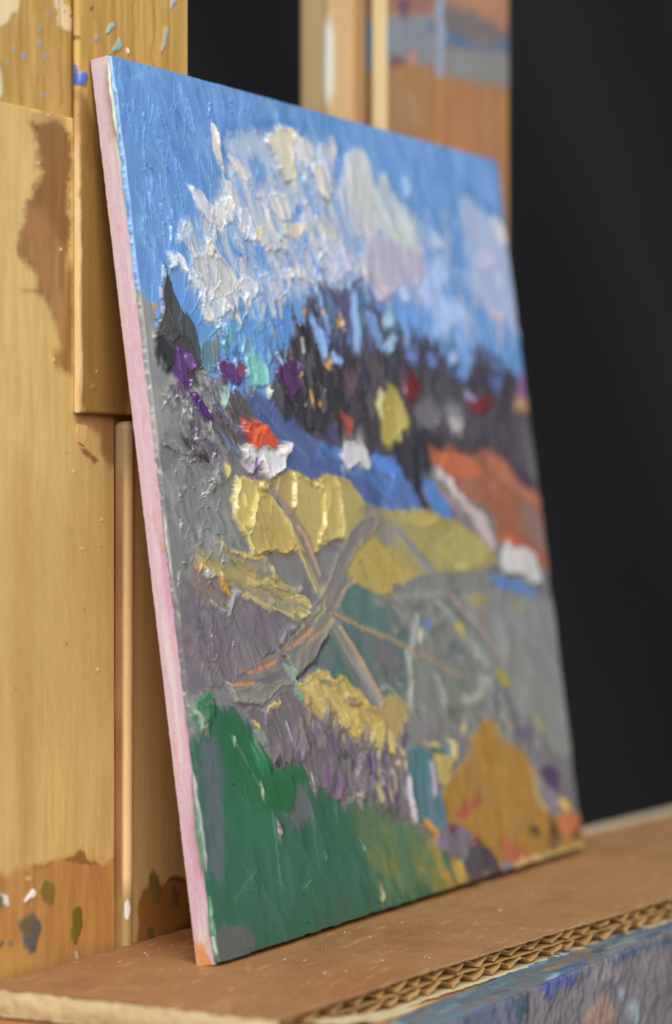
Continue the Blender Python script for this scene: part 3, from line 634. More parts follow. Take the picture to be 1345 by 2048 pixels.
P('6', [(670, 870), (780, 845), (790, 880), (720, 920)], (160, 148, 84), None, h=.4, e=.7)
P('6', [(730, 960), (790, 970), (760, 1010)], (150, 120, 84), None, h=.3, e=.7)
O('6', 970, 920, 30, 45, (150, 146, 112), None, h=.2, e=.9)
P('8', [(720, 130), (765, 130), (808, 190), (775, 232), (735, 190)], (172, 158, 70), None, h=.5, e=.5)
P('8', [(950, 390), (1000, 400), (1012, 470), (980, 480)], (166, 162, 98), None, h=.4, e=.7)
P('6', [(860, 1290), (900, 1290), (915, 1345), (870, 1345)], (176, 166, 76), None, h=.4, e=.5)
for q, c in (([(690, 260), (760, 240), (790, 310), (720, 340)], (104, 101, 110)), ([(820, 450), (900, 440), (925, 540), (850, 530)], (98, 90, 108)), ([(560, 520), (600, 520), (580, 600), (540, 580)], (100, 112, 124))):
    gf('8', q, c, .4, .6)
O('8', 740, 280, 28, 24, (150, 150, 156), None, h=.4, e=.5)
O('8', 800, 440, 18, 40, (168, 158, 140), None, h=.4, e=.5)


# --- knife-drawn lines and the road
Ln('5', [(690, 400), (800, 560), (905, 740), (985, 985)], 3.0, (146, 131, 110), 'road_paint', h=.25, e=.3, c2=(168, 150, 122), mix=.3, keep=1)
Ln('5', [(700, 470), (760, 580), (880, 830), (960, 1005)], .8, (206, 188, 116), None, h=.55, e=.25)
Ln('5', [(850, 640), (920, 760), (980, 900)], .9, (186, 150, 138), None, h=.45, e=.25)
Ln('5', [(870, 700), (940, 860), (985, 970)], .8, (112, 122, 92), None, h=.1, e=.3)
Ln('5', [(720, 460), (745, 500)], .9, (92, 104, 128), None, h=.2, e=.3)
Ln('7', [(925, -10), (1060, 190), (1165, 400)], 3.6, (131, 129, 124), 'road_paint', h=.3, e=.3, c2=(150, 146, 136), keep=1)
Ln('7', [(960, -10), (1090, 200), (1175, 370)], .8, (196, 160, 122), None, h=.45, e=.25)
Ln('7', [(905, 10), (1020, 220), (1130, 410)], .8, (112, 116, 104), None, h=.35, e=.3)
Ln('5', [(1075, 1140), (1200, 1205), (1345, 1275)], .6, (172, 146, 100), 'road_paint', h=.35, e=.25)
Ln('6', [(60, 1035), (330, 1160), (640, 1330)], .65, (160, 141, 112), 'road_paint', h=.35, e=.4)
P('5', [(1340, 560), (1220, 590), (1140, 680), (1070, 800), (1010, 960), (980, 1060), (880, 1180), (720, 1340), (790, 1345), (960, 1260), (1060, 1140), (1090, 1030), (1165, 935), (1130, 900), (1160, 800), (1300, 660)], (126, 119, 116), 'road_paint', h=.45, e=.3, r=.45, ang=.85, c2=(146, 136, 122), sa=.12)
P('7', [(595, 120), (660, 50), (780, -60), (860, -120), (930, -60), (890, 20), (830, 140), (720, 285), (660, 150)], (128, 121, 117), 'road_paint', h=.6, e=.25, r=.5, ang=.85, c2=(148, 142, 128), sa=.12)
P('7', [(235, 215), (290, 160), (480, 148), (610, 120), (650, 130), (705, 290), (620, 320), (560, 405), (400, 405), (330, 280)], (116, 108, 111), 'road_paint', h=.6, e=.22, r=.7, ang=.12, c2=(128, 122, 116), sa=.14)
P('7', [(360, 320), (560, 300), (690, 270), (700, 300), (620, 330), (560, 395), (400, 400)], (132, 128, 123), 'road_paint', h=.5, e=.5, r=.2, ang=.12, c2=(146, 142, 124))
P('7', [(620, 180), (670, 170), (708, 290), (690, 300)], (140, 156, 148), None, h=.5, e=.3)
for z, q, wd, c in (('7', [(345, 218), (480, 228), (600, 178)], .8, (200, 138, 90)), ('7', [(360, 296), (480, 291)], .65, (196, 140, 94)), ('7', [(275, 178), (332, 178)], .6, (190, 134, 92)), ('7', [(650, 95), (720, 60), (790, -10)], .8, (188, 136, 102)), ('7', [(700, 285), (770, 220), (830, 140), (890, 40)], .8, (56, 52, 46)), ('7', [(240, 210), (280, 165), (470, 150), (590, 128), (650, 60), (760, -50)], .55, (62, 58, 58)), ('5', [(1165, 935), (1100, 1020), (1060, 1130)], .8, (182, 160, 150)), ('5', [(1060, 1140), (1000, 1220), (900, 1290)], .8, (176, 146, 110)), ('5', [(1010, 1030), (990, 1120), (940, 1180)], .7, (164, 160, 110))):
    Ln(z, q, wd, c, None, h=.2, e=.25)
Ln('7', [(300, 230), (340, 290), (385, 385)], .8, (166, 166, 160), None, h=.9, e=.3, keep=.2)
Ln('7', [(655, 140), (700, 240), (706, 300)], .7, (150, 170, 160), None, h=.7, e=.3, keep=.2)
# left: mixed ochre band below the yellow field
P('5', [(190, 752), (330, 690), (480, 770), (640, 812), (725, 880), (700, 960), (845, 1040), (915, 1085), (900, 1150), (832, 1205), (700, 1125), (520, 1025), (400, 955), (270, 875)], (168, 152, 98), 'yellow_field_paint', h=.5, e=.3, r=.4, ang=-.35, c2=(138, 134, 118), mix=.5, sa=.1)
yf('5', [(790, 1040), (830, 1010), (905, 1065), (915, 1120), (850, 1190), (790, 1140)], (202, 186, 112), .8, r=.6)
yf('5', [(190, 752), (225, 765), (290, 860), (330, 900), (270, 880)], (206, 190, 124), .7, r=.4)
Ln('5', [(330, 690), (450, 760), (560, 800), (640, 815)], .8, (190, 166, 100), None, h=.4, e=.3)
Ln('5', [(520, 1030), (680, 1110), (800, 1160)], .9, (196, 182, 120), None, h=.6, e=.3)
Ln('5', [(690, 870), (700, 950), (720, 980)], 1.0, (196, 184, 130), None, h=.7, e=.3)
Ln('5', [(730, 960), (800, 1000), (860, 990)], 1.2, (160, 160, 158), 'grey_field_paint', h=.8, e=.3)
P('5', [(210, 850), (260, 900), (340, 960), (445, 1080), (400, 1132), (260, 1030), (200, 950)], (128, 113, 104), 'grey_field_paint', h=.5, e=.4, r=.3, ang=-.6)
for q in ([(222, 820), (268, 850), (275, 892), (240, 880)], [(355, 910), (430, 950), (445, 1062), (400, 1000)], [(178, 985), (208, 990), (210, 1042), (182, 1040)]):
    P('5', q, (196, 148, 50), None, h=.6, e=.25, r=.3)
O('5', 315, 905, 26, 30, (178, 182, 178), None, h=1.0, e=.3)
O('5', 685, 1075, 24, 18, (186, 186, 176), None, h=.8, e=.3)
P('5', [(150, 880), (250, 1050), (430, 1130), (475, 1000), (600, 1080), (760, 1150), (830, 1220), (720, 1330), (600, 1420), (560, 1480), (200, 1640), (150, 1300)], (115, 105, 114), 'purple_field_paint', h=.45, e=.4, r=.4, ang=-1.0, c2=(124, 116, 118), sa=.06)
Ln('5', [(430, 1140), (470, 1010), (500, 1010)], .8, (164, 164, 168), None, h=.9, e=.3)
Ln('5', [(740, 1290), (780, 1220), (830, 1215)], .8, (150, 148, 150), None, h=.8, e=.3)
Ln('5', [(330, 1060), (380, 1110), (410, 1120)], .7, (156, 154, 160), None, h=.7, e=.3)
# rough flecks on the grey left field
P('5', [(255, 335), (320, 320), (395, 300), (412, 365), (330, 415), (290, 400)], (158, 158, 158), 'grey_field_paint', h=.7, e=.4, r=.4, w=1.5, f=1.5, c2=(112, 100, 104), mix=.35)
P('5', [(235, 180), (290, 205), (335, 232), (300, 265), (250, 230)], (54, 47, 48), 'wood_paint', h=.5, e=.25)
P('5', [(300, 250), (400, 210), (480, 330), (380, 320)], (130, 130, 132), 'grey_field_paint', h=.6, e=.4, r=.4)
P('5', [(398, 262), (440, 280), (432, 335), (405, 330)], (206, 194, 112), None, h=.9, e=.25, r=.3)

p.scatter('5', [(20, 60), (140, 120), (380, 400), (440, 620), (560, 780), (330, 680), (190, 740), (110, 700)], 50, [(128, 130, 130), (138, 140, 140), (120, 121, 122), (146, 147, 147)], (2, 7), (.8, 2.2), (-1.8, -.8), (.08, .28), 'grey_field_paint', wa=1.2, seed=15, r=.15, e=.5)
p.scatter('5', [(170, 960), (430, 1130), (600, 1090), (800, 1200), (700, 1345), (200, 1345)], 45, [(116, 106, 115), (108, 98, 108), (124, 116, 122), (112, 104, 110)], (2, 7), (.8, 2.4), (-1.8, -.8), (.1, .3), 'purple_field_paint', wa=1.2, seed=16, r=.18, e=.5)
p.scatter('5', [(210, 760), (420, 760), (700, 900), (880, 1080), (830, 1180), (500, 1010), (280, 880)], 40, [(176, 158, 96), (148, 140, 112), (134, 128, 112), (190, 172, 108), (156, 142, 92)], (3, 9), (.5, 1.3), (-.45, -.15), (.15, .45), 'yellow_field_paint', wa=1.0, seed=17, r=.2, bend=.08)

# --- house with the red roof
house('5', [(500, 165), (590, 150), (700, 178), (765, 132), (788, 140), (785, 185), (750, 230), (742, 290), (675, 348), (620, 342), (605, 250), (590, 240), (572, 345), (545, 290), (518, 220)], (206, 204, 206),
      [(495, 60), (540, 24), (612, 48), (680, 108), (725, 165), (640, 172), (590, 150), (540, 168), (500, 135)], (214, 82, 44), h=1.7)
P('5', [(520, 230), (560, 225), (575, 320), (550, 300)], (192, 174, 196), None, h=.2, e=.3)
Ln('5', [(575, 235), (580, 290), (572, 350)], .9, (126, 84, 158), None, h=.3, e=.25)
P('5', [(590, 255), (606, 250), (612, 350), (590, 380)], (74, 66, 96), None, h=.1, e=.25)
P('5', [(660, 165), (720, 160), (745, 180), (690, 205)], (196, 150, 146), None, h=.2, e=.4)
Ln('5', [(610, 240), (630, 300), (655, 335)], .9, (226, 224, 222), None, h=.6, e=.3, keep=.2)
Ln('5', [(700, 200), (760, 180), (782, 145)], 1.0, (222, 220, 220), None, h=.6, e=.3, keep=.2)
Ln('5', [(600, 55), (560, 90), (545, 150)], 1.0, (232, 104, 62), None, h=.5, e=.4, keep=.2)
yf('5', [(618, 345), (668, 345), (680, 380), (640, 412), (620, 395)], (198, 180, 106), .9, r=.4)
Ln('5', [(410, 110), (440, 160), (500, 200)], 1.0, (96, 116, 152), None, h=.5, e=.3)

# --- lower middle: purple-grey band, yellow bank
P('7', [(440, 420), (560, 440), (640, 310), (740, 400), (800, 460), (960, 560), (1040, 620), (1150, 630), (1345, 640), (1345, 1000), (1200, 1010), (1130, 1062), (1100, 925), (1000, 885), (940, 935), (890, 865), (780, 855), (760, 720), (650, 700), (600, 740), (560, 600), (470, 500)], (116, 106, 112), 'purple_field_paint', h=.5, e=.3, r=.4, ang=-1.0, c2=(104, 98, 102), sa=.08)
yf('7', [(715, 300), (760, 290), (830, 185), (900, 240), (1000, 290), (1060, 360), (1140, 450), (1210, 540), (1232, 690), (1190, 620), (1130, 622), (1040, 612), (960, 560), (880, 500), (800, 460), (740, 390)], (186, 161, 84), .6, .25, .5, ang=-.6, c2=(200, 180, 110), w=1.8, f=.35, wa=.7)
p.scatter('7', [(740, 320), (900, 250), (1060, 370), (1220, 560), (1220, 660), (1040, 600), (800, 450)], 34, [(190, 166, 90), (206, 188, 118), (176, 150, 78), (214, 196, 130), (150, 138, 108)], (1.5, 5), (.6, 1.8), (-1.2, -.1), (.3, .8), 'yellow_field_paint', wa=.6, seed=23, r=.25, e=.4)
p.scatter('7', [(800, 440), (960, 540), (1120, 610), (1100, 660), (900, 580)], 16, [(116, 106, 112), (128, 120, 118), (104, 96, 102)], (1.5, 4), (.8, 1.6), (.6, 1.6), (.3, .6), 'purple_field_paint', wa=.6, seed=24, r=.3)
P('7', [(830, 265), (900, 270), (925, 310), (860, 300)], (128, 124, 108), None, h=.2, e=.4)
P('7', [(700, 300), (745, 340), (750, 390), (715, 370)], (120, 156, 136), None, h=.6, e=.3)
yf('8', [(-20, 430), (55, 440), (112, 540), (112, 650), (88, 570), (-20, 545)], (206, 187, 110), .9, .25, .5)
yf('8', [(38, 320), (100, 258), (182, 310), (202, 400), (125, 560), (100, 480), (40, 410)], (176, 151, 94), .5, .5, .3, ang=VERT)
yf('8', [(118, 680), (180, 650), (184, 745), (150, 742)], (226, 203, 136), .9, .3, .4)
dab('7', [(1068, 680), (1130, 628), (1142, 760), (1100, 805)], (82, 52, 102), 'purple_dab')
dab('7', [(1118, 860), (1200, 840), (1225, 980), (1135, 1065), (1110, 960)], (86, 71, 96), 'purple_dab', c2=(72, 52, 84))
dab('7', [(880, 865), (900, 680), (938, 660), (922, 905)], (120, 84, 130), 'purple_dab', e=.35)
dab('7', [(938, 942), (958, 765), (985, 740), (972, 880)], (122, 88, 132), 'purple_dab', e=.35)
dab('7', [(935, 640), (980, 635), (1040, 720), (1030, 760), (980, 700)], (76, 70, 72), e=.35, h=.5)
dab('7', [(740, 560), (765, 540), (772, 600), (745, 640)], (88, 68, 96), 'purple_dab', e=.3)
dab('7', [(590, 740), (620, 650), (640, 720), (700, 720), (660, 770)], (72, 56, 70), e=.3, h=.5)
Ln('7', [(660, 500), (690, 610), (730, 680), (775, 620)], .6, (172, 158, 182), None, h=.7, e=.3)
Ln('7', [(1175, 830), (1195, 770), (1235, 770), (1250, 840)], .8, (160, 154, 166), None, h=.7, e=.3)
Ln('7', [(1040, 770), (1080, 810), (1090, 870)], 1.2, (158, 154, 158), None, h=.8, e=.3)
Ln('7', [(1150, 670), (1155, 740)], 1.2, (190, 176, 140), None, h=.7, e=.3)
for z, q, c in (('7', [(470, 515), (500, 500), (535, 545), (500, 540)], (216, 192, 114)), ('7', [(545, 445), (580, 405), (635, 375), (620, 420), (570, 445)], (208, 188, 112)), ('7', [(780, 790), (805, 770), (815, 855), (790, 850)], (190, 180, 168)), ('7', [(1035, 890), (1075, 880), (1095, 920), (1045, 915)], (206, 190, 198)), ('7', [(740, 720), (765, 730), (770, 780), (745, 760)], (206, 170, 140))):
    P(z, q, c, None, h=.8, e=.25, r=.3)

p.scatter('7', [(480, 440), (700, 420), (1000, 620), (1200, 660), (1200, 980), (1040, 880), (780, 820), (620, 680)], 80, [(116, 106, 112), (128, 118, 124), (100, 92, 98), (110, 84, 118), (138, 132, 138), (92, 84, 94), (124, 118, 112)], (1.5, 5), (.6, 1.8), (-1.9, -.9), (.2, .6), 'purple_field_paint', wa=1.0, seed=18, r=.3)
p.scatter('8', [(0, 560), (180, 560), (220, 1000), (0, 1020)], 40, [(92, 76, 104), (120, 112, 120), (82, 58, 98), (140, 134, 142), (100, 92, 104), (196, 180, 130)], (2, 5), (.7, 1.8), (1.3, 1.9), (.2, .6), 'purple_field_paint', wa=1.0, seed=19, e=.4, r=.25)

# --- teal bush, ochre bush, lower right
dab('8', [(178, 570), (290, 568), (372, 680), (372, 800), (425, 930), (412, 1030), (350, 1085), (300, 1010), (230, 930), (188, 760)], (72, 116, 126), 'teal_dab', e=.35, c2=(92, 124, 138), mix=.3)
Ln('8', [(195, 760), (205, 870)], 1.3, (200, 194, 204), None, h=.8, e=.35)
Ln('8', [(215, 900), (248, 1000)], 1.6, (208, 196, 204), None, h=.8, e=.35)
Ln('8', [(330, 680), (345, 760), (348, 840)], 2.0, (180, 168, 188), None, h=.7, e=.4)
Ln('8', [(300, 1005), (368, 1082)], 1.3, (218, 156, 72), None, h=.6, e=.35)
P('8', [(300, 545), (400, 540), (395, 565), (300, 568)], (212, 193, 118), None, h=.7, e=.35)
P('8', [(460, 525), (500, 540), (500, 650), (440, 640)], (216, 202, 138), None, h=.8, e=.35)
P('8', [(320, 572), (420, 570), (420, 600), (330, 604)], (46, 104, 86), None, h=.5, e=.35)
P('8', [(430, 545), (455, 545), (450, 640), (425, 630)], (76, 130, 140), None, h=.5, e=.35)
P('8', [(340, 608), (440, 605), (500, 650), (470, 690), (455, 790), (400, 815), (375, 690)], (188, 168, 96), None, h=.5, e=.4)
P('8', [(515, 450), (555, 450), (550, 500), (520, 500)], (206, 190, 120), None, h=.6, e=.4)
P('8', [(600, 470), (650, 408), (720, 428), (762, 540), (862, 568), (922, 660), (942, 820), (1000, 920), (1060, 980), (1240, 930), (1250, 1180), (900, 1200), (820, 1340), (700, 1345), (560, 1070), (420, 1015), (400, 830), (500, 700), (570, 640)], (170, 126, 46), 'ochre_bush_paint', h=.5, e=.5, r=.2, ang=-.6, c2=(162, 124, 54), sa=.05, wa=.35)
Ln('8', [(725, 440), (760, 530)], 1.6, (172, 166, 134), None, h=.4, e=.5)
Ln('8', [(930, 720), (955, 850), (1010, 940)], 1.8, (190, 172, 108), None, h=.5, e=.5)
P('8', [(470, 965), (550, 880), (680, 845), (640, 930), (520, 1005)], (172, 94, 62), None, h=.3, e=.7)
P('8', [(720, 1110), (800, 1085), (945, 1180), (890, 1260), (820, 1295), (740, 1180)], (186, 98, 64), None, h=.3, e=.8)
P('8', [(1055, 965), (1200, 945), (1240, 1050), (1120, 1105)], (196, 118, 66), None, h=.4, e=.6)
O('8', 1215, 1035, 26, 34, (176, 66, 78), None, h=.4, e=.5)
O('8', 1060, 1110, 56, 50, (112, 84, 52), None, h=.3, e=.7)
dab('8', [(910, 1040), (945, 1025), (972, 1070), (945, 1112), (915, 1095)], (56, 50, 38), 'dark_dab', e=.5, h=.5)
dab('8', [(1030, 970), (1060, 1010), (1085, 1060), (1050, 1085), (1030, 1040)], (50, 44, 40), 'dark_dab', e=.5, h=.5)
dab('8', [(1150, 1060), (1185, 1040), (1205, 1080), (1175, 1110)], (42, 36, 40), 'dark_dab', e=.5, h=.5)
dab('8', [(815, 1290), (900, 1212), (1080, 1188), (1235, 1125), (1240, 1190), (1000, 1285), (830, 1340)], (216, 192, 126), 'yellow_dab', e=.4, ang=.3)
P('8', [(1088, 868), (1130, 866), (1175, 930), (1120, 955)], (226, 188, 98), None, h=.6, e=.4)
dab('8', [(955, 680), (1040, 658), (1092, 760), (1062, 832), (980, 765)], (82, 57, 97), 'purple_dab', e=.5)
gf('8', [(955, 785), (1090, 835), (1085, 945), (1005, 905)], (136, 133, 150), .4, .6)
# green meadow
def gr(z, pts, c, h=.35, e=.6, r=0, ang=-1.15, **k):
    k.setdefault('sa', .08); k.setdefault('wa', 2.2)
    P(z, pts, c, 'green_meadow_paint', h=h, e=e, r=r, ang=ang, **k)
gr('7', [(120, 470), (260, 420), (390, 408), (452, 480), (472, 600), (580, 680), (600, 765), (700, 760), (740, 700), (782, 790), (790, 855), (900, 862), (935, 935), (1100, 930), (1140, 1062), (1345, 1050), (1460, 1180), (1620, 1345), (1500, 1500), (280, 1860), (200, 1500)], (40, 97, 76), .3, .3, .3, c2=(34, 92, 66))
p.scatter('7', [(200, 560), (440, 480), (600, 780), (900, 880), (1100, 960), (1300, 1200), (1000, 1345), (300, 1600), (240, 1000)], 70, [(36, 96, 70), (28, 98, 60), (46, 100, 82), (32, 92, 64), (54, 104, 86)], (3, 11), (.8, 2.6), (-1.9, -1.0), (.05, .2), 'green_meadow_paint', wa=1.6, seed=20, e=1.0, r=.08)
gr('7', [(270, 470), (450, 490), (560, 690), (600, 780), (740, 720), (770, 800), (700, 980), (560, 980), (420, 900), (310, 640)], (20, 100, 56), .4, .8, c2=(18, 94, 52), wa=1)
gr('7', [(480, 620), (580, 690), (590, 780), (500, 780)], (34, 120, 70), .6, .3, .4)
gr('7', [(560, 820), (720, 780), (700, 960), (550, 960)], (15, 96, 48), .5, .5, .2, wa=.5)
gr('7', [(185, 580), (290, 560), (320, 900), (345, 1345), (265, 1345), (225, 1000)], (86, 99, 106), .3, 1.4, c2=(78, 97, 101), wa=.8)
gr('7', [(710, 830), (770, 810), (792, 960), (825, 1045), (690, 1055), (620, 1015), (700, 980)], (92, 102, 102), .35, .9, .1, wa=1.2)
gr('7', [(300, 900), (560, 960), (640, 1100), (560, 1200), (380, 1200)], (34, 106, 70), .3, 1.2)
gr('7', [(1000, 930), (1100, 930), (1345, 1060), (1560, 1330), (1250, 1420), (1080, 1200)], (82, 110, 70), .3, 3.0)
gr('8', [(0, 1040), (180, 1010), (350, 1120), (420, 1345), (100, 1400), (-60, 1200)], (84, 114, 70), .3, 3.0, op=.85)
gr('8', [(330, 1090), (400, 1160), (540, 1230), (600, 1345), (380, 1440), (300, 1300)], (150, 134, 60), .35, 2.0, c2=(172, 136, 56))
gr('8', [(440, 1220), (540, 1230), (580, 1340), (500, 1380)], (190, 160, 74), .35, .5)
for x, y in ((340, 1140), (300, 1290), (420, 1300)):
    O('8', x, y, 22, 24, (196, 140, 50), None, h=.4, e=.4)
gr('7', [(145, 400), (180, 350), (250, 340), (285, 400), (250, 500), (200, 560), (150, 540)], (76, 128, 100), .7, .4, .5, c2=(140, 150, 138), w=1.4)
for q in ([(165, 470), (180, 400), (230, 360), (265, 390)], [(180, 520), (240, 490), (235, 420), (200, 410)]):
    Ln('7', q, .8, (26, 112, 66), None, h=.8, e=.3)
Ln('7', [(160, 440), (200, 470), (185, 530), (230, 520)], .6, (168, 182, 162), None, h=.8, e=.3)
P('7', [(480, 560), (550, 545), (560, 620), (500, 640)], (132, 148, 136), None, h=.6, e=.3, c2=(90, 110, 96))
for z, q, wd, c in (('7', [(360, 580), (400, 620), (470, 760), (540, 880)], .5, (84, 140, 92)), ('7', [(470, 610), (500, 680)], .6, (96, 160, 128)), ('7', [(430, 830), (460, 940)], .5, (50, 128, 88)), ('7', [(580, 980), (610, 1190)], .6, (86, 146, 132)), ('7', [(780, 900), (822, 1080)], .6, (120, 140, 132)), ('7', [(935, 940), (940, 1000)], .5, (140, 160, 130)), ('7', [(530, 840), (540, 920)], .5, (110, 140, 96)), ('G', [(700, 0), (730, 260)], .5, (76, 120, 104)), ('G', [(640, 370), (690, 320)], .6, (112, 150, 120)), ('G', [(500, 140), (530, 360)], .6, (84, 140, 118)), ('G', [(280, 440), (340, 330), (400, 280)], .6, (76, 128, 106))):
    Ln(z, q, wd*.8, c, None, h=.3, e=.25, keep=.2, op=.6)
for z, x, y, rx, ry, c in (('7', 622, 1095, 14, 18, (190, 160, 160)), ('7', 1080, 1190, 12, 12, (130, 176, 160)), ('G', 1085, 425, 14, 34, (206, 194, 140)), ('G', 770, 195, 10, 16, (130, 170, 140)), ('7', 375, 600, 12, 26, (150, 176, 160)), ('7', 525, 855, 12, 22, (190, 196, 160))):
    O(z, x, y, rx, ry, c, None, h=.7, e=.25)
P('G', [(185, 560), (330, 585), (405, 640), (375, 705), (220, 765), (185, 720)], (98, 95, 101), 'purple_field_paint', h=.4, e=.8, r=.1, op=.75)
p.scatter('8', [(-100, 1060), (180, 1030), (420, 1200), (440, 1330), (0, 1400)], 40, [(84, 118, 74), (100, 122, 68), (70, 112, 78), (120, 124, 62), (92, 120, 84)], (3, 8), (1, 3), (-1.7, -.6), (.1, .3), 'green_meadow_paint', wa=1.8, seed=21, e=.9)
p.scatter('8', [(600, 500), (740, 520), (900, 640), (960, 900), (1000, 1050), (760, 1180), (460, 980), (430, 830)], 40, [(170, 126, 46), (162, 124, 54), (176, 132, 52), (166, 120, 44)], (3, 7), (1.5, 3.5), (-.9, -.1), (.1, .3), 'ochre_bush_paint', wa=.35, seed=22, e=.8)

# dark flower by the lower edge
dab('8', [(368, 1050), (450, 1008), (540, 1040), (585, 1110), (530, 1200), (430, 1212), (370, 1140)], (118, 111, 127), 'purple_dab', e=.45)
P('8', [(430, 1015), (510, 1025), (490, 1070), (440, 1060)], (114, 60, 90), None, h=.3, e=.5)
P('8', [(580, 1090), (615, 1090), (640, 1160), (600, 1165)], (114, 40, 40), None, h=.4, e=.4)
dab('8', [(525, 1190), (600, 1150), (690, 1180), (742, 1280), (765, 1350), (700, 1330), (655, 1270), (605, 1370), (560, 1340), (520, 1260)], (58, 57, 66), 'dark_dab', e=.4, c2=(76, 74, 84))
dab('8', [(740, 1245), (800, 1235), (825, 1275), (770, 1310)], (122, 126, 146), e=.4, h=.6)

p.drag()
# how much body the paint keeps: the meadow, the bush and much of the right half were wiped nearly flat
flat = np.zeros_like(p.H)
for nm, q in (('green_meadow_paint', .9), ('ochre_bush_paint', .85), ('grey_field_paint', .55), ('teal_field_paint', .8), ('sky_paint', .55), ('red_field_paint', .7), ('blue_hill_paint', .7), ('purple_field_paint', .55)):
    flat = np.where(p.L == p.names.index(nm), q, flat)
flat = p.smooth(np.clip(flat+np.clip((p.U-60)/90, 0, 1)*.35, 0, .92), 4)
p.H = p.H*(1-flat)+p.smooth(p.H, 16)*flat
# --- loose knife ridges and specks all over
r2 = np.random.default_rng(3)
def squig(u0, u1, v0, v1, n, lmin, lmax, a0, a1, hmin, hmax, wd=(.18, .42)):
    for _ in range(n):
        u = r2.uniform(u0, u1); v = r2.uniform(v0, v1); a = r2.uniform(a0, a1); L = r2.uniform(lmin, lmax)
        pts = [(u, v)]
        for k in range(4):
            a += r2.normal(0, .22); pts.append((pts[-1][0]+math.cos(a)*L/4, pts[-1][1]+math.sin(a)*L/4))
        Ln('F', None, r2.uniform(*wd), None, None, h=r2.uniform(hmin, hmax)*1.35, e=.16, w=.5, f=.12, mmpts=pts, taper=(1, .3))
squig(1, 34, 122, 151, 60, 2, 10, -1.95, -1.15, .10, .38)
squig(1, 60, 112, 151, 60, 2, 8, -2.0, -1.0, .08, .30)
squig(60, 150, 95, 150, 40, 2, 9, -2.0, -1.0, .08, .28)
squig(8, 75, 92, 130, 90, 2, 7, -2.0, -.9, .15, .45)
squig(4, 150, 78, 98, 160, 1.5, 6, -2.0, -1.1, .12, .42)
squig(2, 150, 36, 80, 55, 1.5, 6, -2.0, -1.1, .08, .30)
squig(2, 60, 2, 40, 14, 1.5, 6, -1.9, -1.3, .05, .15)
squig(2, 18, 48, 100, 90, 1.0, 4, -2.4, -.6, .15, .45)
for _ in range(150):
    u = r2.uniform(1, 150); v = r2.uniform(1, 151); q = r2.uniform(.15, .4)
    Ln('F', None, q, None, None, h=r2.uniform(.15, .45), e=.18, mmpts=[(u, v), (u+q, v-q)])
U, V = p.U, p.V
p.H += (fbm(U*.14, V*.10, 41, 2)-.5)*.5+(fbm(U*.6, V*.25, 43, 2)-.5)*.06
p.C *= (1+(fbm(U*.6, V*.25, 51, 3)-.5)*.10)[..., None]
p.H = np.clip(p.H+.25, .05, 4.0)
PTIME = 0
painting = empty('painting', (0, 0, 0))
tag(painting, 'small square impasto landscape painting on a pink-edged panel leaning on the easel', 'painting')

def low_edge(u):                                     # the panel's lower arris is shaped upward, more so to the right, to widen the shadow below
    return .22+.75*np.asarray(u)/152+(fbm(np.asarray(u)*.3, np.asarray(u)*0+2, 66, 2)-.5)*.2

def film(sh, parent, m):
    ny, nx = sh.U.shape
    # the paint film creeps unevenly over the panel's edge
    je = (fbm(sh.V*.8, sh.U*0+3, 61, 3)-.5)*.35
    Uu = sh.U.copy(); Vv = sh.V.copy()
    Uu[:, 0] += je[:, 0]-.1; Uu[:, -1] += (fbm(sh.V[:, -1]*.8, sh.V[:, -1]*0, 62)-.5)*.6
    Vv[0, :] += .1+(fbm(sh.U[0]*.8, sh.U[0]*0+9, 63)-.5)*.5; Vv[-1, :] += (fbm(sh.U[-1]*.8, sh.U[-1]*0, 64)-.5)*.6
    Vv = np.maximum(Vv, low_edge(sh.U))
    Hh = sh.H.copy()
    Hh = np.where(sh.V < low_edge(sh.U)-.05, -.12, Hh)
    Hh[0, :] = Hh[-1, :] = -.12; Hh[:, 0] = Hh[:, -1] = -.12
    Pt = sh.o+(Uu[..., None]*sh.ux+Vv[..., None]*sh.uy+Hh[..., None]*sh.n)/1000
    gu = np.gradient(Pt, axis=1); gv = np.gradient(Pt, axis=0)
    nn = np.cross(gu, gv); nn /= np.linalg.norm(nn, axis=-1, keepdims=True)+1e-20
    idx = np.arange(ny*nx).reshape(ny, nx)
    F = np.stack([idx[:-1, :-1], idx[:-1, 1:], idx[1:, 1:], idx[1:, :-1]], -1).reshape(-1, 4)
    lab = sh.L[:-1, :-1].ravel()
    V3 = Pt.reshape(-1, 3); C3 = sh.C.reshape(-1, 3); N3 = nn.reshape(-1, 3)
    made = {}
    small = {}
    sky, low = sh.names.index('sky_paint'), sh.names.index('grey_field_paint')
    lab = np.where((lab == 0) | ((lab == low) & (sh.V[:-1, :-1].ravel() < 3)), np.where(sh.V[:-1, :-1].ravel() < 3, sh.names.index('green_meadow_paint'), lab), lab)
    lab = np.where(lab == 0, np.where(sh.V[:-1, :-1].ravel() > 90, sky, low), lab)
    for k, nm in enumerate(sh.names):
        sel = F[lab == k]
        if len(sel) < 12:
            small[k] = True
    if small:                                        # a few stray cells join the sky's sheet
        lab = np.where(np.isin(lab, list(small)), sh.names.index('sky_paint'), lab)
    order = sorted(range(len(sh.names)), key=lambda i: '>' in sh.names[i])
    for k in order:
        nm = sh.names[k]; sel = F[lab == k]
        if not len(sel): continue
        u, inv = np.unique(sel, return_inverse=True)
        base = nm.split('>')[-1].split('#')[0]
        me = raw_mesh(base, V3[u], inv.reshape(-1, 4).astype(np.int32), normals=N3[u], cols=C3[u])
        par = made.get(nm.split('>')[0], parent) if '>' in nm else parent
        made[nm] = link(base, me, m, par)
    return made
parts = film(p, painting, M_oil)
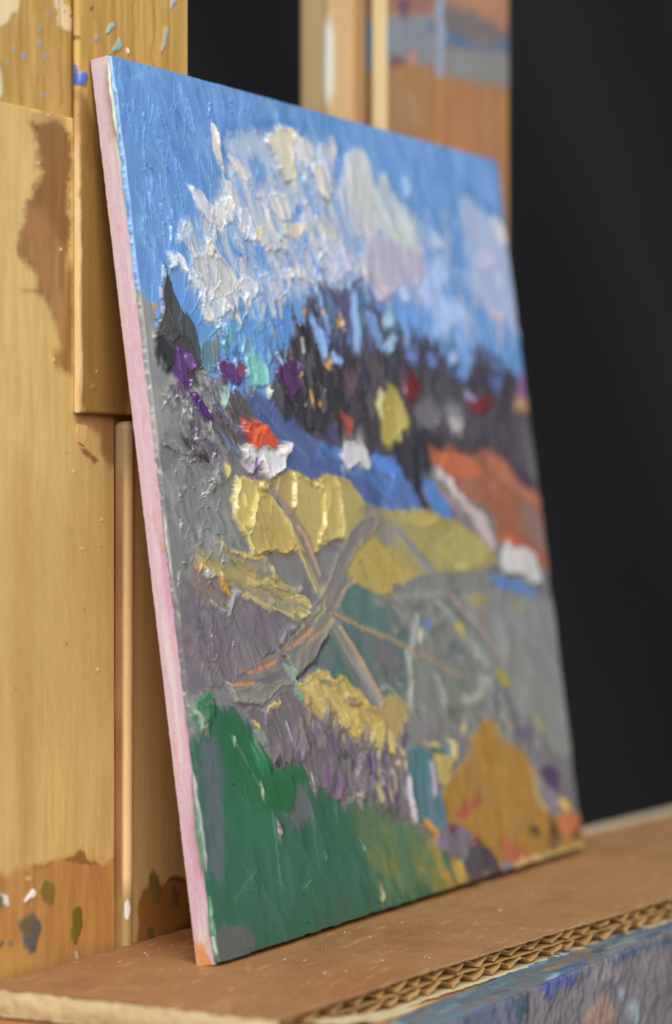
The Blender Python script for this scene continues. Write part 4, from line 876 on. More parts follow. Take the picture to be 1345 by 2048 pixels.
for k, t in (('house_dab#0', 'white house dab below the dark trees'), ('house_dab#1', 'white house dab with red roof at the right edge'), ('house_dab#2', 'thick white house dab with orange-red roof')):
    if k in parts: parts[k]['label'] = t

# the wooden panel under the paint: front, four painted sides, back
side = Sheet((0, 0, 0), -NF, UPV, -XV, 1, 1, 2, 2, (230, 200, 210))    # colour source only
def panel_sides():
    n = 900
    V3, CC, F = [], [], []
    def strip(A, du, dv, nu, nv, colf, nrm, rough, lift=0):
        b = sum(len(x) for x in V3)
        a, c = np.meshgrid(np.linspace(0, 1, nu), np.linspace(0, 1, nv))
        pos = A+a[..., None]*du+c[..., None]*dv
        lu, lv = np.linalg.norm(du)*1000, np.linalg.norm(dv)*1000
        k = (fbm(a*lu*1.2, c*lv*.25, 81, 4)-.5)*.00010+(fbm(a*lu*3, c*lv*.6, 82, 3)-.5)*.00004
        edge = np.where(a < .02, 1, 0)*(fbm(c*lv*1.3, c*0, 83, 3)-.5)*rough
        pos = pos+nrm*k[..., None]+(du/np.linalg.norm(du))*edge[..., None]
        if lift == 1: pos = pos+UPV*(a*(low_edge(c*152)+.06)/1000)[..., None]
        if lift == 2: pos = pos+UPV*(np.where(c < .001, low_edge(a*152)+.06, 0)/1000)[..., None]
        V3.append(pos.reshape(-1, 3)); CC.append(colf(a, c, lu, lv).reshape(-1, 3))
        i = np.arange(nu*nv).reshape(nv, nu)+b
        F.append(np.stack([i[:-1, :-1], i[:-1, 1:], i[1:, 1:], i[1:, :-1]], -1).reshape(-1, 4))
    def pink(a, c, lu, lv):
        st = fbm(a*lu*1.5, c*lv*.05, 84, 4); bl = fbm(a*lu*.5, c*lv*.06, 85, 3); sp = fbm(a*lu*1.1, c*lv*.35, 86, 3)
        C = lin((212, 184, 204))*np.ones(a.shape+(3,))
        f = np.clip((st-.47)*5, 0, 1)[..., None]; C = C*(1-f)+lin((216, 210, 212))*f
        f = (np.clip((bl-.5)*4, 0, 1)*np.clip(a*1.6-.3, 0, 1)*np.clip(1.3-c*1.4, .1, 1))[..., None]; C = C*(1-f)+lin((204, 148, 190))*f
        f = np.clip((c-.70)*3, 0, .7)[..., None]; C = C*(1-f)+lin((214, 194, 202))*f
        f = (np.clip((sp-.72)*7, 0, .55))[..., None]; C = C*(1-f)+lin((222, 160, 140))*f
        # dry pinholes
        f = (np.clip((fbm(a*lu*3.2, c*lv*3.2, 88, 2)-.83)*14, 0, .8))[..., None]; C = C*(1-f)+lin((150, 120, 120))*f
        # bare wood at the lower back corner
        f = np.clip(((1-a)*1.0-c*28+(st-.5)*.8)*4, 0, 1)[..., None]; C = C*(1-f)+lin((214, 150, 92))*f
        f = np.clip((.18-a+(st-.5)*.35)*6, 0, .5)[..., None]; C = C*(1-f)+lin((204, 188, 172))*f
        # pale yellow and blue-green paint run over the front corner near the top
        t = np.clip((a-.80+(sp-.5)*.3)*12, 0, 1)*np.clip((c-.845)*60, 0, 1)
        C = C*(1-t[..., None])+lin((214, 212, 182))*t[..., None]
        t = np.clip((a-.90+(sp-.5)*.2)*14, 0, 1)*np.clip((c-.80)*40, 0, 1)
        C = C*(1-t[..., None])+lin((150, 196, 212))*t[..., None]
        # green smear low on the front corner
        t = np.clip((a-.86+(sp-.5)*.25)*12, 0, 1)*np.clip((.23-c)*40, 0, 1)*np.clip(.3+(st-.4)*3, 0, 1)
        C = C*(1-t[..., None])+lin((120, 168, 138))*t[..., None]
        return C
    def tan(a, c, lu, lv):
        return lin((176, 112, 66))*(1+.25*(fbm(a*lu*.4, c*lv*.8, 87)-.5))[..., None]
    o = np.zeros(3)
    strip(o, NF*THICK, UPV*S, 24, 900, pink, -XV, .00014)                              # left side
    strip(XV*S, NF*THICK, UPV*S, 6, 60, tan, XV, 0)                                    # right side
    strip(o+UPV*S, NF*THICK, XV*S, 6, 120, tan, UPV, 0)                                # top
    strip(o, NF*THICK, XV*S, 6, 240, tan, -UPV*.2, 0, 1)                                  # bottom
    strip(o, XV*S, UPV*S, 4, 4, tan, -NF*0, 0)                                         # back
    strip(NF*(THICK-.0002), XV*S, UPV*S, 60, 30, tan, NF*0, 0, 2)                           # front under the paint
    return raw_mesh('panel', np.concatenate(V3), np.concatenate(F), cols=np.concatenate(CC))
M_panel = mat('panel_side_paint', .55, .35, nodes=lambda nt, b: varied(nt, b, attr_src(nt), [(tex_noise(nt, 1200, 3), .95, 1.05)], bump=(tex_noise(nt, 1400, 4), .15, .0001)))
panel = link('panel', panel_sides(), M_panel, painting)
panel['label'] = 'thin square panel with brushed pink and white left edge'

# ridge of thick paint pushed over the left front edge
def bead(name, pts_px, rad, col, parent, m=None, seg=8):
    ox = [q[0] for q in pts_px]; oy = [q[1] for q in pts_px]
    P3 = onto(np.array(ox, float), np.array(oy, float), NF*(THICK+.0002), NF)
    # resample
    d = np.concatenate([[0], np.cumsum(np.linalg.norm(np.diff(P3, axis=0), axis=1))]); n = max(24, int(d[-1]/.0006))
    t = np.linspace(0, d[-1], n); C = np.stack([np.interp(t, d, P3[:, i]) for i in range(3)], -1)
    rr = rad*(np.interp(t/d[-1], [0, .12, .5, .88, 1], [.1, .8, 1, .8, .1]))*(.6+.9*fbm(t*700, t*0, 91, 3))
    C = C+XV*((fbm(t*500, t*0+5, 92, 3)-.5)*.0006)[:, None]
    a = np.linspace(0, 2*math.pi, seg, endpoint=False)
    V3 = C[:, None, :]+rr[:, None, None]*(np.cos(a)[None, :, None]*XV+np.sin(a)[None, :, None]*NF*.8)
    i = np.arange(n*seg).reshape(n, seg); j = np.roll(i, -1, 1)
    F = np.stack([i[:-1], j[:-1], j[1:], i[1:]], -1).reshape(-1, 4)
    cc = np.concatenate([np.ones((n*seg, 3))*lin(col)*(.85+.3*np.repeat(fbm(t*300, t*0+8, 93), seg))[:, None]])
    return link(name, raw_mesh(name, V3.reshape(-1, 3), F, cols=cc), M_oil, parent)
bead('paint_ridge', [(386, 1540), (396, 1620), (407, 1690), (413, 1745)], .0005, (168, 164, 168), painting)
bead('paint_ridge', [(390, 1600), (400, 1680), (410, 1752)], .00035, (84, 150, 110), painting)
bead('paint_ridge', [(419, 1790), (424, 1850), (432, 1905)], .00045, (96, 150, 120), painting)
bead('paint_ridge', [(424, 1830), (429, 1890), (436, 1918)], .0004, (170, 196, 186), painting)
bead('paint_ridge', [(216, 118), (222, 180), (236, 280)], .0004, (206, 210, 190), painting)
bead('paint_ridge', [(352, 1180), (360, 1260), (368, 1340)], .0004, (170, 150, 164), painting)
bead('paint_ridge', [(327, 1020), (336, 1100), (345, 1160)], .00032, (176, 176, 174), painting)

# ------------------------------------------------------------------ the easel
easel = empty('easel', (0.03, 0.03, -0.03))
tag(easel, 'paint-spattered wooden studio easel holding the little painting on its tray', 'easel')
def into(o, par):
    o.parent = par; o.matrix_parent_inverse = Matrix.Translation(-Vector(par.location)) if par.type == 'EMPTY' else Matrix()
    return o
EY = np.array([0, -1.0, 0]); EZ = np.array([0, 0, 1.0])

# core of the left upright, seen above the facing board
core = Sheet((-.100, .0232, -.06), XV, EZ, EY, 131.0, 330, 330, 700, (196, 156, 84))
core.P('F', [(-400, -400), (160, -400), (160, 300), (-400, 300)], (190, 150, 80), None, h=0, c2=(206, 166, 92), mix=.4, ang=VERT, sa=.05, e=.5)
core.P('a', [(-60, -60), (125, -40), (110, 80), (60, 110), (20, 190), (-60, 200)], (240, 216, 170), None, h=.1, e=.3, sa=.03)
core.P('a', [(370, -40), (430, -40), (440, 60), (380, 60)], (236, 208, 170), None, h=0, e=.6)
core.P('a', [(395, 60), (470, 40), (480, 180), (440, 240), (405, 160)], (240, 212, 166), None, h=.1, e=.3, w=1.5, f=1.4)
core.P('a', [(300, 330), (480, 300), (480, 760), (320, 740)], (200, 152, 92), None, h=0, e=2.5, op=.6)
core.P('a', [(-40, 420), (15, 470), (20, 560), (10, 660), (-40, 660)], (232, 222, 190), None, h=.2, e=.3)
core.P('a', [(0, 400), (60, 470), (60, 600), (10, 560)], (172, 140, 64), None, h=0, e=1.2, op=.7)
for x in (135, 300, 405):
    core.Ln('a', [(x, -60), (x+6, 700)], .35, (150, 110, 56), None, h=-.05, e=.35, op=.7, w=.6)
for x, y, q in ((332, 112, 10), (262, 190, 11), (268, 292, 16), (160, 378, 14), (98, 348, 9), (62, 428, 8), (312, 384, 10), (302, 624, 12), (250, 535, 12)):
    core.O('a', x, y, q, q*1.2, (138, 158, 206) if q != 12 or y > 600 else (176, 128, 70), None, h=.12, e=.15)
upright = board('upright', core, .030, M_wood, None, 1.0); into(upright, easel)
upright['label'] = 'left upright of the easel, spattered with blue paint at the top'

# facing board of the upright: wide below, notched beside the slat
def facing(u0, u1, z0, z1, nx, ny):
    f = Sheet((u0, .0224, z0), XV, EZ, EY, (u1-u0)*1000, (z1-z0)*1000, nx, ny, (213, 180, 112))
    f.P('F', [(-900, 100), (300, 100), (300, 2100), (-900, 2100)], (212, 178, 110), None, h=0, e=.5, c2=(219, 186, 118), mix=.45, ang=VERT, sa=.04)
    f.P('F', [(-60, 1000), (250, 1000), (250, 1500), (-60, 1500)], (206, 171, 108), None, h=0, e=6, op=.6)
    f.P('F', [(20, 900), (70, 900), (70, 1800), (30, 1800)], (188, 142, 92), None, h=0, e=2.5, op=.45)
    f.P('a', [(210, 800), (300, 770), (460, 780), (480, 900), (480, 1800), (190, 1800), (140, 1700), (150, 1530), (190, 1480), (180, 1370), (250, 1180), (285, 1160), (255, 1100), (270, 1040), (255, 930), (225, 870)], (148, 107, 60), None, h=0, e=1.1, c2=(136, 94, 48), mix=.35, sa=.10, w=1.5, f=.9, ang=VERT)
    f.P('a', [(190, 1380), (330, 1420), (360, 1640), (210, 1690), (160, 1560)], (176, 126, 76), None, h=0, e=1.8, op=.7)
    f.P('a', [(225, 730), (450, 770), (460, 830), (300, 840), (230, 830)], (196, 156, 92), None, h=0, e=.6)
    f.P('b', [(140, -40), (500, -60), (500, 860), (440, 830), (385, 780), (375, 700), (410, 640), (370, 560), (360, 460), (300, 350), (220, 290), (150, 290), (250, 260), (260, 180), (200, 60)], (154, 111, 64), None, h=0, e=1.3, c2=(170, 128, 76), mix=.45, w=1.4, ang=VERT)
    f.P('b', [(190, -20), (330, -40), (360, 200), (300, 300), (240, 120)], (172, 124, 76), None, h=0, e=1.8, op=.7)
    # below the slat's end
    f.P('b', [(500, 1090), (860, 1100), (860, 1250), (760, 1500), (700, 1400), (680, 1250), (600, 1180), (520, 1170)], (162, 112, 72), None, h=0, e=1.0, op=.85)
    f.P('b', [(540, 1320), (600, 1340), (680, 1430), (640, 1450), (580, 1390)], (158, 104, 66), None, h=0, e=.4)
    # old varnish tide line near the tray and paint drips
    f.P('d', [(-400, 700), (150, 640), (200, 610), (280, 600), (330, 600), (400, 570), (445, 530), (460, 580), (520, 590), (560, 620), (600, 580), (660, 580), (660, 1400), (-400, 1400)], (186, 134, 78), None, h=0, e=.8, c2=(196, 146, 82), mix=.4, ang=VERT, sa=.05, w=.8)
    f.P('d', [(150, 640), (280, 598), (300, 610), (200, 640)], (168, 116, 66), None, h=0, e=.5)
    f.P('d', [(330, 600), (400, 570), (445, 528), (460, 585), (560, 612), (400, 606)], (160, 108, 62), None, h=0, e=.3)
    f.P('d', [(-60, 1080), (120, 1040), (220, 1140), (300, 1120), (60, 1260), (-60, 1260)], (204, 156, 86), None, h=0, e=1.6, op=.7)
    f.P('d', [(90, 920), (150, 870), (220, 900), (230, 960), (205, 1010), (195, 1085), (170, 1100), (140, 1060), (110, 990)], (116, 106, 70), None, h=.12, e=.7, c2=(96, 98, 96), ang=VERT)
    f.P('d', [(110, 990), (200, 1000), (198, 1085), (168, 1100), (140, 1060)], (98, 98, 100), None, h=.2, e=.5)
    f.P('d', [(210, 760), (240, 705), (290, 710), (300, 760), (275, 840), (225, 825)], (132, 114, 52), None, h=.1, e=.4)
    f.P('d', [(380, 870), (410, 830), (440, 880), (442, 960), (412, 1045), (380, 1000)], (124, 108, 44), None, h=.15, e=.4)
    f.P('d', [(140, 805), (170, 765), (196, 775), (190, 805), (150, 818)], (244, 240, 234), None, h=.3, e=.15)
    f.P('d', [(-20, 750), (30, 765), (60, 790), (55, 840), (20, 825), (-20, 800)], (236, 232, 226), None, h=.25, e=.2)
    f.P('d', [(-60, 740), (20, 760), (15, 850), (-60, 850)], (120, 120, 96), None, h=.1, e=.4)
    f.O('d', 45, 1048, 14, 16, (120, 122, 100), None, h=.1, e=.2)
    f.O('d', 2, 1050, 10, 18, (88, 92, 100), None, h=.1, e=.2)
    f.P('d', [(130, 690), (150, 680), (172, 712), (150, 718)], (214, 186, 132), None, h=.15, e=.2)
    f.P('d', [(412, 1075), (424, 1075), (430, 1130), (412, 1130)], (214, 190, 140), None, h=.15, e=.2)
    for z, x, y in (('c', 560, 325), ('b', 497, 1505), ('a', 315, 795), ('a', 265, 1090), ('b', 415, 5), ('c', 690, 130), ('c', 650, 1160), ('b', 370, 740)):
        f.O(z, x, y, 7, 10, (236, 214, 170), None, h=.2, e=.12)
    for z, x, y in (('c', 690, 295), ('c', 570, 740), ('b', 455, 1370), ('c', 440, 980), ('c', 110, 1270)):
        f.O(z, x, y, 6, 14, (150, 108, 62), None, h=0, e=.2, op=.7)
    f.H += (fbm(f.U*.3, f.V*.05, 33)-.5)*.08
    return f
fa = board('facing_board', facing(-.095, .0096, -.004, .1406, 300, 720), .0008, M_wood, None, rough_edge=.9); into(fa, upright)

# long slat over the upright, its lower end above the short slat
sl = Sheet((-.0030, .0212, .0912), XV, EZ, EY, 34.4, 175, 150, 700, (198, 160, 88))
sl.P('F', [(0, -500), (500, -500), (500, 900), (0, 900)], (194, 154, 80), None, h=0, e=.5, c2=(208, 168, 92), mix=.4, ang=VERT, sa=.05)
sl.P('a', [(585, -60), (640, -60), (730, 380), (700, 380)], (176, 134, 66), None, h=0, e=1.0, op=.6)
for x in (780, 905, 1035, 1140):
    sl.Ln('a', [(x, -400), (x-6, 700)], .5, (164, 120, 58), None, h=-.05, e=.5, op=.7, w=.8)
sl.P('a', [(525, 600), (545, 600), (600, 720), (640, 860), (680, 1100), (760, 1300), (800, 1800), (900, 2900), (520, 2900), (522, 1500)], (162, 124, 64), None, h=0, e=.9, c2=(150, 116, 60), mix=.35, ang=VERT, sa=.08)
sl.P('a', [(560, 640), (620, 760), (660, 900), (640, 1200), (560, 1000)], (140, 98, 52), None, h=0, e=1.5, op=.6)
sl.P('b', [(640, 200), (760, 200), (860, 1090), (660, 1090)], (158, 120, 62), None, h=0, e=2.0, op=.7)
sl.P('a', [(490, 320), (522, 315), (530, 460), (545, 520), (530, 606), (505, 600), (490, 500)], (92, 136, 228), None, h=.5, e=.2, r=.2)
sl.P('a', [(535, 480), (580, 475), (590, 540), (560, 575), (535, 560)], (78, 112, 204), None, h=.3, e=.35)
sl.P('a', [(705, 220), (740, 170), (772, 165), (765, 205), (720, 235)], (140, 190, 196), None, h=.25, e=.2)
sl.P('a', [(740, 350), (785, 290), (800, 240), (812, 310), (785, 355)], (146, 186, 180), None, h=.25, e=.25)
sl.P('a', [(1080, 340), (1090, 270), (1105, 180), (1135, 180), (1125, 260), (1095, 340)], (176, 178, 172), None, h=.25, e=.3)
sl.P('a', [(1150, 70), (1160, -40), (1215, -40), (1170, 60)], (168, 178, 188), None, h=.25, e=.3)
sl.O('a', 858, 340, 13, 20, (236, 236, 230), None, h=.3, e=.15)
sl.O('a', 648, 280, 16, 20, (150, 160, 196), None, h=.15, e=.3)
sl.O('a', 525, 255, 14, 16, (120, 84, 50), None, h=0, e=.3)
sl.O('a', 622, 50, 12, 16, (130, 94, 52), None, h=0, e=.3)
sl.O('b', 628, 930, 14, 18, (170, 136, 80), None, h=.1, e=.2)
sl.O('b', 652, 822, 8, 10, (210, 186, 130), None, h=.1, e=.15)
sl.P('a', [(480, 620), (532, 620), (545, 1300), (552, 1800), (560, 2790), (480, 2790)], (226, 190, 130), None, h=0, e=.3, w=.3, f=.2, c2=(200, 150, 106), mix=.2, ang=VERT, sa=.06)  # slat's left edge painted pale, the light it catches put into the colour
sl.P('a', [(480, -300), (522, -300), (528, 620), (480, 620)], (224, 190, 124), None, h=0, e=.3, w=.3, f=.2)  # same painted-in light on the upper part of that edge
sl.P('a', [(490, 320), (522, 315), (530, 460), (545, 520), (530, 606), (505, 600), (490, 500)], (92, 136, 228), None, h=.5, e=.2, r=.2)
into(board('slat', sl, .0012, M_wood, None, round_left=.9), upright)

sd = Sheet((.0122, .0212, -.004), XV, EZ, EY, 33.0, 94.2, 150, 420, (188, 148, 86))
sd.P('F', [(200, 700), (900, 700), (900, 2100), (200, 2100)], (206, 172, 112), None, h=0, e=.5, c2=(198, 163, 105), mix=.4, ang=VERT, sa=.05)
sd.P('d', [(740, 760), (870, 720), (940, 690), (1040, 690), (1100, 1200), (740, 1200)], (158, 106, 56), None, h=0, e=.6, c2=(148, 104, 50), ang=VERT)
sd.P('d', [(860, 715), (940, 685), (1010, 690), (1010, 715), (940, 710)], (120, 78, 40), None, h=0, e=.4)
sd.P('d', [(800, 700), (830, 640), (862, 700), (862, 800), (820, 840)], (124, 106, 56), None, h=.1, e=.5)
sd.P('d', [(905, 760), (935, 720), (962, 780), (955, 850), (915, 830)], (104, 92, 48), None, h=.1, e=.5)
sd.P('d', [(780, 960), (830, 960), (820, 1030), (790, 1030)], (112, 88, 44), None, h=.1, e=.5)
sd.P('d', [(950, 940), (1040, 900), (1060, 1000), (960, 1010)], (110, 70, 36), None, h=0, e=1.0, op=.7)
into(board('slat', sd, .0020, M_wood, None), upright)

# round rod set in the joint between facing board and short slat
def rod():
    r, n, seg = .00165, 260, 36
    z = np.linspace(-.0005, .0900, n); a = np.linspace(0, 2*math.pi, seg, endpoint=False)
    cx, cy = .01095+(z-.045)*.006, .02165
    rr = np.full(n, r); rr[-4:] = r*np.array([1, .92, .78, .5])
    wob = (fbm(z*120, z*0, 95)-.5)*.00012
    X = (cx+wob)[:, None]+rr[:, None]*np.cos(a); Y = cy+rr[:, None]*np.sin(a); Z = z[:, None]+0*a[None]
    V3 = np.stack([X, Y, Z], -1)
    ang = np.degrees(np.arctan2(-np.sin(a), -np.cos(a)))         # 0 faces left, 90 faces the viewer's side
    left_brown = np.clip((44-ang)/18, 0, 1)[None, :]*np.ones((n, 1))*(.75+.25*fbm(z*90, z*0, 96))[:, None]  # dark brown over the rod's left-facing strip
    C = lin((246, 208, 148))*np.ones((n, seg, 3)); C = C*(1-left_brown[..., None])+lin((128, 78, 44))*left_brown[..., None]
    f = np.clip((z-.078)/.006, 0, 1)[:, None, None]; C = C*(1-f*.6)+lin((180, 160, 124))*f*.6
    f = np.clip((.012-z)/.004, 0, 1)[:, None, None]*.75; C = C*(1-f)+lin((150, 122, 66))*f
    d2 = ((z-.0062)/.0018)[:, None]**2+((ang-62)/22)[None, :]**2
    f = np.clip((1-d2)*4, 0, 1)[..., None]; C = C*(1-f)+lin((238, 236, 228))*f
    i = np.arange(n*seg).reshape(n, seg); j = np.roll(i, -1, 1)
    F = np.stack([i[:-1], j[:-1], j[1:], i[1:]], -1).reshape(-1, 4)
    return raw_mesh('rod', V3.reshape(-1, 3), F, cols=C.reshape(-1, 3))
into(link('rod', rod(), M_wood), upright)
# splinter of pale wood under the slat's end
bm = bmesh.new()
q = [onto(np.array(float(x)), np.array(float(y)), np.array([0, .0221, 0]), EY) for x, y in ((157, 848), (176, 852), (173, 872), (169, 891), (158, 884), (155, 866))]
v0 = [bm.verts.new(tuple(x)) for x in q]; v1 = [bm.verts.new((x[0]+.0002, .0231, x[2])) for x in q]
bm.faces.new(v0); bm.faces.new(v1[::-1])
for i in range(6): bm.faces.new((v0[i], v1[i], v1[(i+1) % 6], v0[(i+1) % 6]))
into(bm_obj('splinter', bm, M_rawwood), upright)

# right upright: moulded bare-wood flank, smeared front in two steps
def flank_depth(px):                                    # depth on the plane x = .1086 seen at photo column px
    v = ray(np.array(float(px)), np.array(300.0)); return (CAM+v*((.1086-CAM[0])/v[0]))[1]
yb = [flank_depth(k) for k in (775, 747, 745, 702, 698, 652, 648, 614)]
prof = [(.1086, yb[0]), (.1083, yb[1]), (.1092, yb[2]), (.1098, yb[3]), (.1090, yb[4]), (.1089, yb[5]), (.1097, yb[6]), (.1097, yb[7]+.002), (.1670, yb[7]+.002), (.1670, .0240)]
def flank():
    zs = np.linspace(-.05, .30, 200); n = len(zs)
    pr = []
    for k in range(len(prof)-1):
        for t in np.linspace(0, 1, 8, endpoint=False):
            pr.append((prof[k][0]*(1-t)+prof[k+1][0]*t, prof[k][1]*(1-t)+prof[k+1][1]*t, k))
    pr.append((*prof[-1], 8)); m = len(pr)
    pr = np.array(pr)
    V3 = np.zeros((n, m, 3)); V3[..., 0] = pr[:, 0]; V3[..., 1] = pr[:, 1]; V3[..., 2] = zs[:, None]
    cs = {0: (224, 200, 148), 1: (210, 174, 120), 2: (188, 146, 98), 3: (206, 168, 118), 4: (214, 180, 130), 5: (172, 152, 106), 6: (180, 154, 112), 7: (150, 110, 70), 8: (150, 110, 70)}  # front bevel's paler cream has the light it faces put into its colour
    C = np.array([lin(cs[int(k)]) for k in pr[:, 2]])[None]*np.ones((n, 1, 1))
    C = C*(1+.12*(fbm(pr[None, :, 1]*3000+pr[None, :, 0]*0, zs[:, None]*40, 97)-.5))[..., None]
    zw = (zs[:, None]-.168)/.010; k = np.abs(pr[None, :, 1]-flank_depth(655))/.0016
    f = np.clip((1-zw**2-k**2)*3, 0, 1)[..., None]*(pr[None, :, 2:3] < 7); C = C*(1-f)+lin((236, 234, 226))*f
    i = np.arange(n*m).reshape(n, m)
    F = np.stack([i[:-1, :-1], i[1:, :-1], i[1:, 1:], i[:-1, 1:]], -1).reshape(-1, 4)
    return raw_mesh('upright', V3.reshape(-1, 3), F, cols=C.reshape(-1, 3), smooth=False)
up2 = link('upright', flank(), M_wood); into(up2, easel)
up2['label'] = 'right upright of the easel with bare moulded flank and blue smear'
def smear(u0, u1, y, z0, z1, nx, ny, fn, name):
    s = Sheet((u0, y, z0), XV, EZ, EY, (u1-u0)*1000, (z1-z0)*1000, nx, ny, (178, 130, 86)); fn(s)
    into(board(name, s, .0040, M_wood, None), up2)
def left_strip(s):
    s.P('p', [(480, 280), (860, 330), (860, 1800), (480, 1800)], (180, 138, 88), None, h=0, e=2, c2=(168, 118, 84), mix=.35, sa=.06)
    s.P('p', [(540, 430), (680, 440), (700, 640), (560, 660)], (170, 136, 104), None, h=0, e=2, op=.7, c2=(186, 152, 104))
    s.P('p', [(500, 60), (830, 70), (840, 340), (640, 300), (540, 330), (500, 340)], (146, 149, 152), None, h=.1, e=1.2, c2=(134, 142, 160), mix=.3)
    s.P('p', [(500, 80), (545, 90), (545, 330), (500, 340)], (104, 140, 170), None, h=.1, e=1.0)
    s.P('p', [(740, 110), (800, 120), (790, 170), (740, 150)], (84, 118, 160), None, h=.1, e=1.0)
    s.P('p', [(500, -200), (830, -200), (830, 60), (700, 60), (560, 40), (500, 20)], (164, 122, 104), None, h=0, e=2, c2=(150, 108, 100))
    s.O('p', 615, 30, 36, 44, (112, 76, 106), None, h=0, e=2)
    s.O('p', 585, 310, 40, 28, (132, 74, 78), None, h=0, e=1.5)
    s.O('p', 660, 280, 24, 30, (196, 140, 116), None, h=0, e=1.5)
    s.P('p', [(770, -200), (800, -200), (800, 1800), (770, 1800)], (196, 156, 100), None, h=0, e=1.0, op=.7)
def right_strip(s):
    s.P('p', [(780, 300), (1200, 420), (1200, 1800), (780, 1800)], (176, 123, 84), None, h=0, e=2, c2=(184, 132, 90), mix=.35, sa=.05)
    s.P('p', [(1090, 440), (1200, 460), (1200, 1300), (1130, 1300), (1110, 800)], (192, 142, 72), None, h=0, e=2.0, op=.7)
    s.P('p', [(780, -300), (1200, -300), (1200, 160), (960, 60), (780, 0)], (188, 136, 108), None, h=0, e=2, sa=.05)
    s.P('p', [(780, 10), (940, 40), (1060, 110), (1200, 170), (1200, 240), (780, 170)], (126, 117, 116), None, h=.1, e=1.6)
    s.P('p', [(780, 140), (880, 160), (1000, 220), (1090, 210), (1160, 200), (1200, 200), (1200, 290), (1050, 270), (880, 250), (780, 220)], (84, 116, 156), None, h=.15, e=1.3, c2=(104, 124, 146))
    s.P('p', [(780, 240), (900, 240), (1040, 255), (1200, 300), (1200, 450), (960, 400), (780, 370)], (144, 144, 142), None, h=.1, e=1.6)
    s.P('p', [(775, -40), (818, -40), (818, 380), (775, 360)], (146, 162, 188), None, h=.1, e=.8)
smear(.1086, .1335, .0222, -.05, .30, 110, 500, left_strip, 'front_strip')
smear(.1335, .1682, .0212, -.05, .30, 140, 500, right_strip, 'front_strip')

# tray: board under the cardboard and its paint-caked front lip
TZ = -.0047
fz = lambda x, y: onto(np.array(float(x)), np.array(float(y)), np.array([0, 0, TZ]), EZ)
lip_edge = np.array([fz(845, 2020), fz(1053, 1975), fz(1180, 1935), fz(1345, 1876)])
LY = float(np.median(lip_edge[:, 1]))
bm = bmesh.new(); add_box(bm, (-.20, LY+.004, TZ-.014), (.33, .0222, TZ-.0003))
bmesh.ops.bevel(bm, geom=bm.edges[:], offset=.0008, segments=2, affect='EDGES')
M_traywood = plain('tray_wood', (176, 122, 78), .6, .12, 160, .2)
tray = bm_obj('tray', bm, M_traywood); into(tray, easel)
lp = Sheet((-.20, LY, TZ-.045), XV, EZ, EY, 530, 45, 1400, 150, (122, 116, 120))
lp.P('F', [(-2000, 1700), (4000, 1000), (4000, 2600), (-2000, 2600)], (122, 116, 118), None, h=.2, e=1, c2=(108, 104, 116), mix=.4, ang=VERT, sa=.12)
lp.P('e', [(-300, 1290), (420, 1170), (560, 1160), (540, 1345), (400, 1400), (-300, 1700)], (92, 100, 128), None, h=.3, e=1.0, c2=(110, 112, 126), mix=.4)
lp.P('e', [(500, 1190), (580, 1180), (560, 1345), (500, 1345)], (52, 80, 92), None, h=.3, e=1.0)
lp.P('e', [(600, 1130), (860, 1060), (850, 1110), (720, 1150), (700, 1230), (640, 1200)], (84, 92, 160), None, h=.4, e=.6, c2=(92, 96, 140))
lp.P('e', [(880, 1050), (1100, 960), (1345, 870), (1345, 910), (1060, 1020), (900, 1100)], (62, 86, 120), None, h=.35, e=.6, c2=(80, 96, 124))
lp.P('e', [(900, 1240), (1000, 1180), (1060, 1300), (1000, 1400), (860, 1345)], (176, 134, 110), None, h=.4, e=1.2, c2=(150, 126, 118))
lp.P('e', [(1100, 1250), (1140, 1210), (1175, 1240), (1160, 1345), (1110, 1345)], (156, 168, 176), None, h=.5, e=.7, c2=(130, 134, 140))
lp.P('e', [(1050, 1150), (1090, 1140), (1085, 1200), (1060, 1205)], (150, 158, 172), None, h=.5, e=.5)
lp.P('e', [(900, 1030), (1040, 1000), (1100, 1100), (900, 1180)], (138, 130, 134), None, h=.4, e=.9, c2=(120, 110, 116))
lp.P('e', [(1180, 950), (1345, 920), (1345, 1200), (1200, 1200)], (118, 112, 116), None, h=.4, e=1.0, c2=(140, 128, 126))
for q in range(150):
    u = r2.uniform(150, 400); v = r2.uniform(2, 44); a = r2.normal(1.5, .6); L = r2.uniform(.6, 4)
    c = random.choice([(150, 144, 146), (104, 98, 108), (96, 104, 132), (160, 150, 150), (128, 112, 112), (90, 86, 96)])
    lp.Ln('F', None, r2.uniform(.3, 1.4), c, None, h=r2.uniform(.1, .5), e=.4, mmpts=[(u, v), (u+math.cos(a)*L, v+math.sin(a)*L)], op=.7)
lp.W *= .6; lp.drag(11); lp.H = lp.smooth(lp.H, 5)
lp.H += (fbm(lp.U*.5, lp.V*.5, 34, 4)-.5)*.7
lip = board('front_lip', lp, .0038, M_oil, None); into(lip, tray)
lip['label'] = 'tray front lip caked with grey, blue and rust paint'
